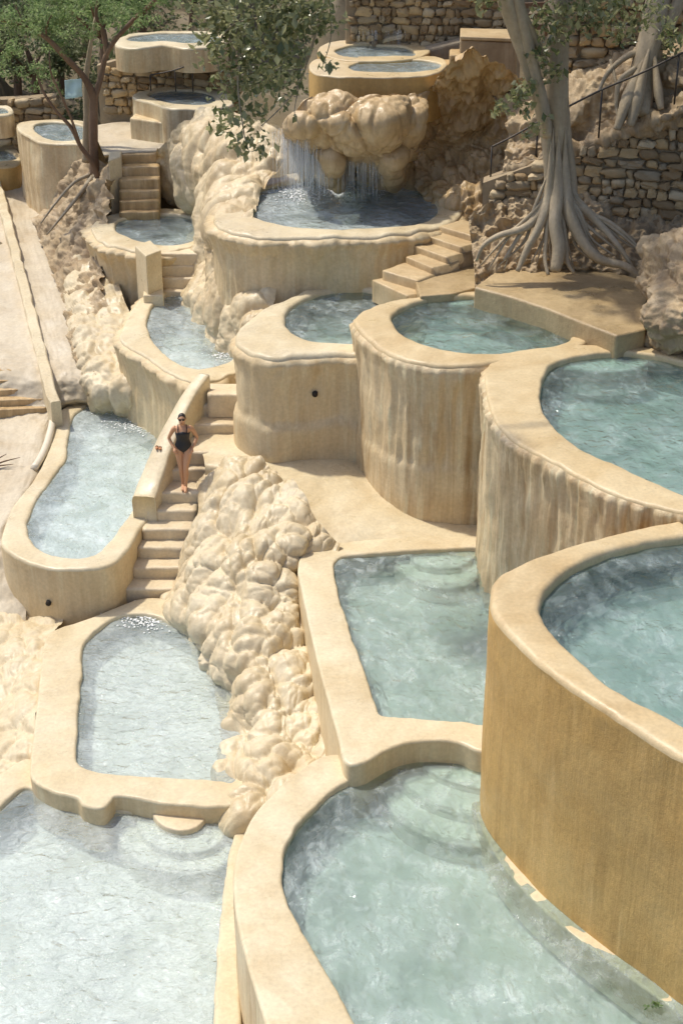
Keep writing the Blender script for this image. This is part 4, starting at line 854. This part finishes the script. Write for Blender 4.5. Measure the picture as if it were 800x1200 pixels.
# ------------------------------------------------------------------ the person
SK = plain('skin', (.58,.31,.165), .5, .06, 12, 0, .02); HR = plain('hair', (.02,.013,.009), .5, .2, 40); BL = plain('swimsuit_black', (.012,.012,.014), .55, .2, 30); GL = plain('sunglasses', (.01,.01,.01), .2, .1, 9)
def person(loc, rz, hgt):
    root = empty('person', 'person in a black one-piece swimsuit and sunglasses standing on the stairs, hands on hips', 'person')
    V, F = [], []
    B = MB()
    def ring_loft(rows, n=20):      # rows: (z, cx, cy, rx, ry)
        q = []
        for (z, cx, cy, rx, ry) in rows:
            for k in range(n): a = 2*math.pi*k/n; q.append((cx + rx*math.cos(a), cy + ry*math.sin(a), z))
        return q, grid_faces(len(rows), n, True) + [tuple(range(n))[::-1], tuple((len(rows)-1)*n + k for k in range(n))]
    torso = [(.84,0,.0,.085,.075),(.88,0,.005,.15,.10),(.93,0,.01,.172,.115),(.99,0,.008,.165,.11),(1.06,0,0,.135,.092),(1.11,0,-.002,.122,.085),(1.18,0,-.008,.132,.092),(1.25,0,-.018,.145,.108),(1.31,0,-.012,.15,.10),(1.37,0,.0,.16,.08),(1.405,0,.005,.12,.062),(1.43,0,.008,.06,.05),(1.50,0,-.005,.05,.05)]
    B.add(ring_loft(torso))
    # head: looking down a little
    hd = []; n = 20
    for k, t in enumerate(np.linspace(-1, 1, 13)):
        r_ = math.sqrt(max(0, 1 - t*t)); jaw = 1 - .22 * max(0, -t)
        hd.append((1.565 + t * .112, 0, -.025 - .018 * (t < 0) * -t, max(.004, .076 * r_ * jaw), max(.004, .095 * r_ * (1 - .1 * max(0, -t)))))
    B.add(ring_loft(hd, n))
    B.add(tube([(0,-.115,1.585),(0,-.135,1.55),(0,-.112,1.54)], [.008,.015,.008], 8))       # nose
    for s in (-1, 1): B.add(tube([(s*.073,-.01,1.59),(s*.084,0,1.57),(s*.073,-.01,1.545)], [.01,.016,.008], 8))   # ears
    def T3(pts, rd, n=14, N=None):
        q = cr(np.hstack([np.array(pts, float), np.array(rd)[:, None]]), N or len(pts) * 5); B.add(tube(q[:, :3], q[:, 3], n))
    # legs, close together; one foot a little ahead
    T3([(-.085,.01,.90),(-.088,.0,.75),(-.062,-.03,.50),(-.058,-.01,.36),(-.05,.015,.20),(-.048,.02,.07)], [.095,.085,.058,.056,.042,.034])
    T3([(.085,.0,.90),(.075,-.05,.75),(.035,-.12,.51),(.032,-.11,.36),(.02,-.09,.20),(.012,-.08,.07)], [.095,.085,.058,.056,.042,.034])
    for (x, y) in ((-.048,.02),(.012,-.08)):
        T3([(x,y+.045,.035),(x,y-.04,.045),(x - .005,y-.13,.025),(x-.008,y-.19,.016)], [.03,.036,.034,.018], 12)
        for k in range(5): B.add(tube([(x - .03 + k*.014, y-.165,.015),(x - .032 + k*.014, y-.205 + abs(k-1.5)*.006,.010)], [.009,.007], 6))
    # arms: elbows out, hands on hips
    for s in (-1, 1):
        T3([(s*.135,.0,1.375),(s*.185,.01,1.33),(s*.265,.06,1.17),(s*.285,.075,1.10),(s*.232,.01,.99),(s*.180,-.055,.915)], [.05,.05,.038,.036,.032,.024])
        T3([(s*.182,-.05,.92),(s*.172,-.085,.885),(s*.158,-.105,.85)], [.026,.034,.024], 10)
        for k in range(4):
            dx = (k - 1.5) * .017; ln = (.055, .068, .066, .05)[k]
            B.add(tube([(s*(.162 + dx), -.105, .855), (s*(.150 + dx), -.118, .855 - ln*.5), (s*(.142 + dx), -.112, .855 - ln)], [.0095, .009, .007], 6))
        B.add(tube([(s*.19,-.07,.90),(s*.205,-.10,.88),(s*.205,-.115,.855)], [.012,.011,.008], 6))
    body = B.build('body', SK, root)
    rm = body.modifiers.new('remesh', 'REMESH'); rm.mode = 'VOXEL'; rm.voxel_size = .0075; rm.use_smooth_shade = True
    sm_ = body.modifiers.new('smooth', 'SMOOTH'); sm_.factor = .5; sm_.iterations = 3
    # swimsuit shell: low V at the crotch, high at the hips, straight neckline
    tz = np.array([r[0] for r in torso]); g = lambda z, j: np.interp(z, tz, [r[j] for r in torso]); n = 40; rows = 16; q = []
    for k in range(rows):
        for j in range(n):
            a = 2*math.pi*j/n; side = abs(math.cos(a)); lo = .80 + .185 * side ** .8; hi = 1.325 - .05 * side - (.06 if math.sin(a) > .3 else 0); z = lo + (hi - lo) * k / (rows - 1)
            zz = max(z, .85); sc = 1 if z > .86 else max(.3, (z - .76) / .10)
            q.append((g(zz,1) + (g(zz,3)*1.015 + .008) * math.cos(a) * sc, g(zz,2) + (g(zz,4)*1.03 + .012) * math.sin(a) * (1 if z > .86 else .85), z))
    su_ = mesh('swimsuit', q, grid_faces(rows, n, True), BL, root); su_.modifiers.new('solid', 'SOLIDIFY').thickness = .004
    q = MB()
    for s in (-1, 1): q.add(tube(cr([(s*.085,-.118,1.30),(s*.09,-.095,1.36),(s*.088,-.03,1.425),(s*.08,.06,1.40),(s*.06,.10,1.27)], 14), [.009]*14, 6))
    q.build('strap', BL, su_)
    # hair: swept back cap with a low bun
    q = MB(); hv = []
    for t in np.linspace(-.25, 1, 10):
        r_ = math.sqrt(max(0, 1 - t*t)); hv.append((1.578 + t * .118, 0, -.012 + .012 * (1 - t), max(.004, .083 * r_), max(.004, .098 * r_)))
    q.add(ring_loft(hv, 20)); bun = []
    for t in np.linspace(-1, 1, 8): r_ = math.sqrt(max(0, 1 - t*t)); bun.append((1.585 + t*.045, 0, .095, max(.003,.045*r_), max(.003,.045*r_)))
    q.add(ring_loft(bun, 14)); q.build('hair', HR, root)
    q = MB()
    for s in (-1, 1):
        q.add(([(s*.008,-.122,1.600),(s*.062,-.104,1.602),(s*.064,-.098,1.572),(s*.05,-.108,1.562),(s*.015,-.120,1.566),(s*.008,-.112,1.600),(s*.062,-.096,1.602),(s*.064,-.090,1.572),(s*.05,-.100,1.562),(s*.015,-.112,1.566)],
               [(0,1,2,3,4),(5,9,8,7,6),(0,5,6,1),(1,6,7,2),(2,7,8,3),(3,8,9,4),(4,9,5,0)]))
        q.add(tube([(s*.064,-.095,1.595),(s*.084,0,1.59)], [.004,.004], 6))
    q.add(tube([(-.01,-.12,1.597),(.01,-.12,1.597)], [.004,.004], 6)); q.build('sunglasses', GL, root, False)
    q = MB(); q.add(tube([(-.022,-.108,1.512),(0,-.114,1.515),(.022,-.108,1.512)], [.003,.008,.003], 6)); q.build('mouth', plain('lips', (.42,.16,.11), .5), root)
    k = hgt / 1.68; root.scale = (k, k, k); root.location = loc; root.rotation_euler = (0, 0, rz)
    return root
pp = P(217, 573.5, .0); person((pp[0], pp[1] + .08, .012), math.radians(4), 1.68)
# sandals on the parapet
sa = empty('sandals', 'small brown sandals left on the edge of the cream parapet', 'sandals'); p0 = P(184, 524, .72)
for k in range(2):
    c0 = p0 + np.array((.0 + .075 * k, -.03 * k, .01)); L_ = [c0 + np.array((math.cos(a)*.032, math.sin(a)*.09, 0)) for a in np.linspace(0, 6.28, 17)[:-1]]
    so = slab('sole', np.array(L_), .03, plain('sandal_brown', (.45,.20,.09), .6), sa, .005)
    V, F = tube([c0 + np.array((-.03,.01,0)), c0 + np.array((0,.0,.03)), c0 + np.array((.03,.01,0))], [.008]*3, 6); mesh('strap', V, F, M_barkd, so)
# bare twig at the left edge of the walkway, small weed by the tall ochre wall
tw = MB(); b0 = P(-14, 548, -.6)
for (du, dv, dz) in [(38,-12,.25),(30,-4,.15),(22,-16,.35)]: limb(tw, [b0, P(-14 + du*.5, 548 + dv*.6, -.6 + dz*.6), P(-14 + du, 548 + dv, -.6 + dz)], [.025,.018,.006], 6)
setp(tw.build('twig', M_barkd), 'bare dry twig on the walkway beside the pale pipe', 'twig')
wp = P(765, 1182, -.28); V, F = leaf_cloud([wp + (0,0,.06), wp + (.08,.02,.04), wp + (-.08,0,.03)], [.07,.06,.05], 40, .07, .8, 2.2, 11)
setp(mesh('weed', V, F, L_aca, None, False), 'small green weed at the foot of the tall ochre pool wall', 'plant')

# ------------------------------------------------------------------ terrain, closing every gap under and behind
for x in np.arange(-60, 61, 10):
    for (y, z) in ((62, 7), (72, 12), (85, 18), (100, 24)): TERR.append((x, y + (6 if x < -5 else 0), z + max(0, x) * .1))
for y in (0, 8, 16): 
    for x in np.arange(-60, 20, 8): TERR.append((x, y, -4 - (16 - y) * .2 - max(0, -x - 10) * .1))
for (x, y, z) in [(14,20,2),(14,28,6),(16,34,9.5),(22,30,12),(30,20,12),(22,10,4),(20,0,-1),(14,40,11),(25,45,15),(5,42,9.5),(5,48,11),(-3,44,7.0),(0,50,9),(-8,52,5.6),(-20,48,2.2),(-20,40,.6),(-20,32,-1),(-20,24,-3),(-35,40,-2),(-35,55,2),(-12,54,4.6),(-4,56,8),(-16,56,4.2)]: TERR.append((x, y, z))
tp = np.array(TERR); gx = np.linspace(-60, 60, 241); gy = np.linspace(-2, 104, 213); GX, GY = np.meshgrid(gx, gy); Z = np.zeros_like(GX)
for r in range(len(gy)):
    d2 = (GX[r][:, None] - tp[None, :, 0])**2 + (GY[r][:, None] - tp[None, :, 1])**2 + .15; w = 1 / d2**2; Z[r] = (w * tp[None, :, 2]).sum(1) / w.sum(1)
Z -= .35
gz = Z.copy()
for (x, y, z) in tp:                                   # never above anything that stands on it
    c = int(round((x + 60) / .5)); r = int(round((y + 2) / .5))
    for a in (-1, 0, 1):
        for b in (-1, 0, 1):
            if 0 <= r + a < Z.shape[0] and 0 <= c + b < Z.shape[1]: gz[r + a, c + b] = min(gz[r + a, c + b], z - .3)
Z = gz.copy()
for a in (-1, 0, 1):
    for b in (-1, 0, 1): Z = np.minimum(Z, np.roll(np.roll(gz, a, 0), b, 1))
far = np.clip((GY - 47) / 8, 0, 1); Z += fbm(np.stack([GX * .35, GY * .35, 0 * GX], -1), 4) * (.02 + .7 * far)
setp(mesh('terrain', np.stack([GX, GY, Z], -1).reshape(-1, 3), grid_faces(len(gy), len(gx)), M_terr), kind='structure')
cs = []; rs = []
for _ in range(700):                                   # scrub on the far slope
    x, y = random.uniform(-26, 4), random.uniform(48.5, 70); r = int((y + 2) / .5); c = int((x + 60) / .5)
    cs.append((x, y, Z[r, c] + random.uniform(0, .5))); rs.append(random.uniform(.3, 1.0))
V, F = leaf_cloud(cs, rs, 26000, .24, .8, 2.0, 31, .2); setp(mesh('undergrowth', V, F, L_dim, None, False), 'tangled scrub covering the far slope', 'undergrowth', kind='stuff')
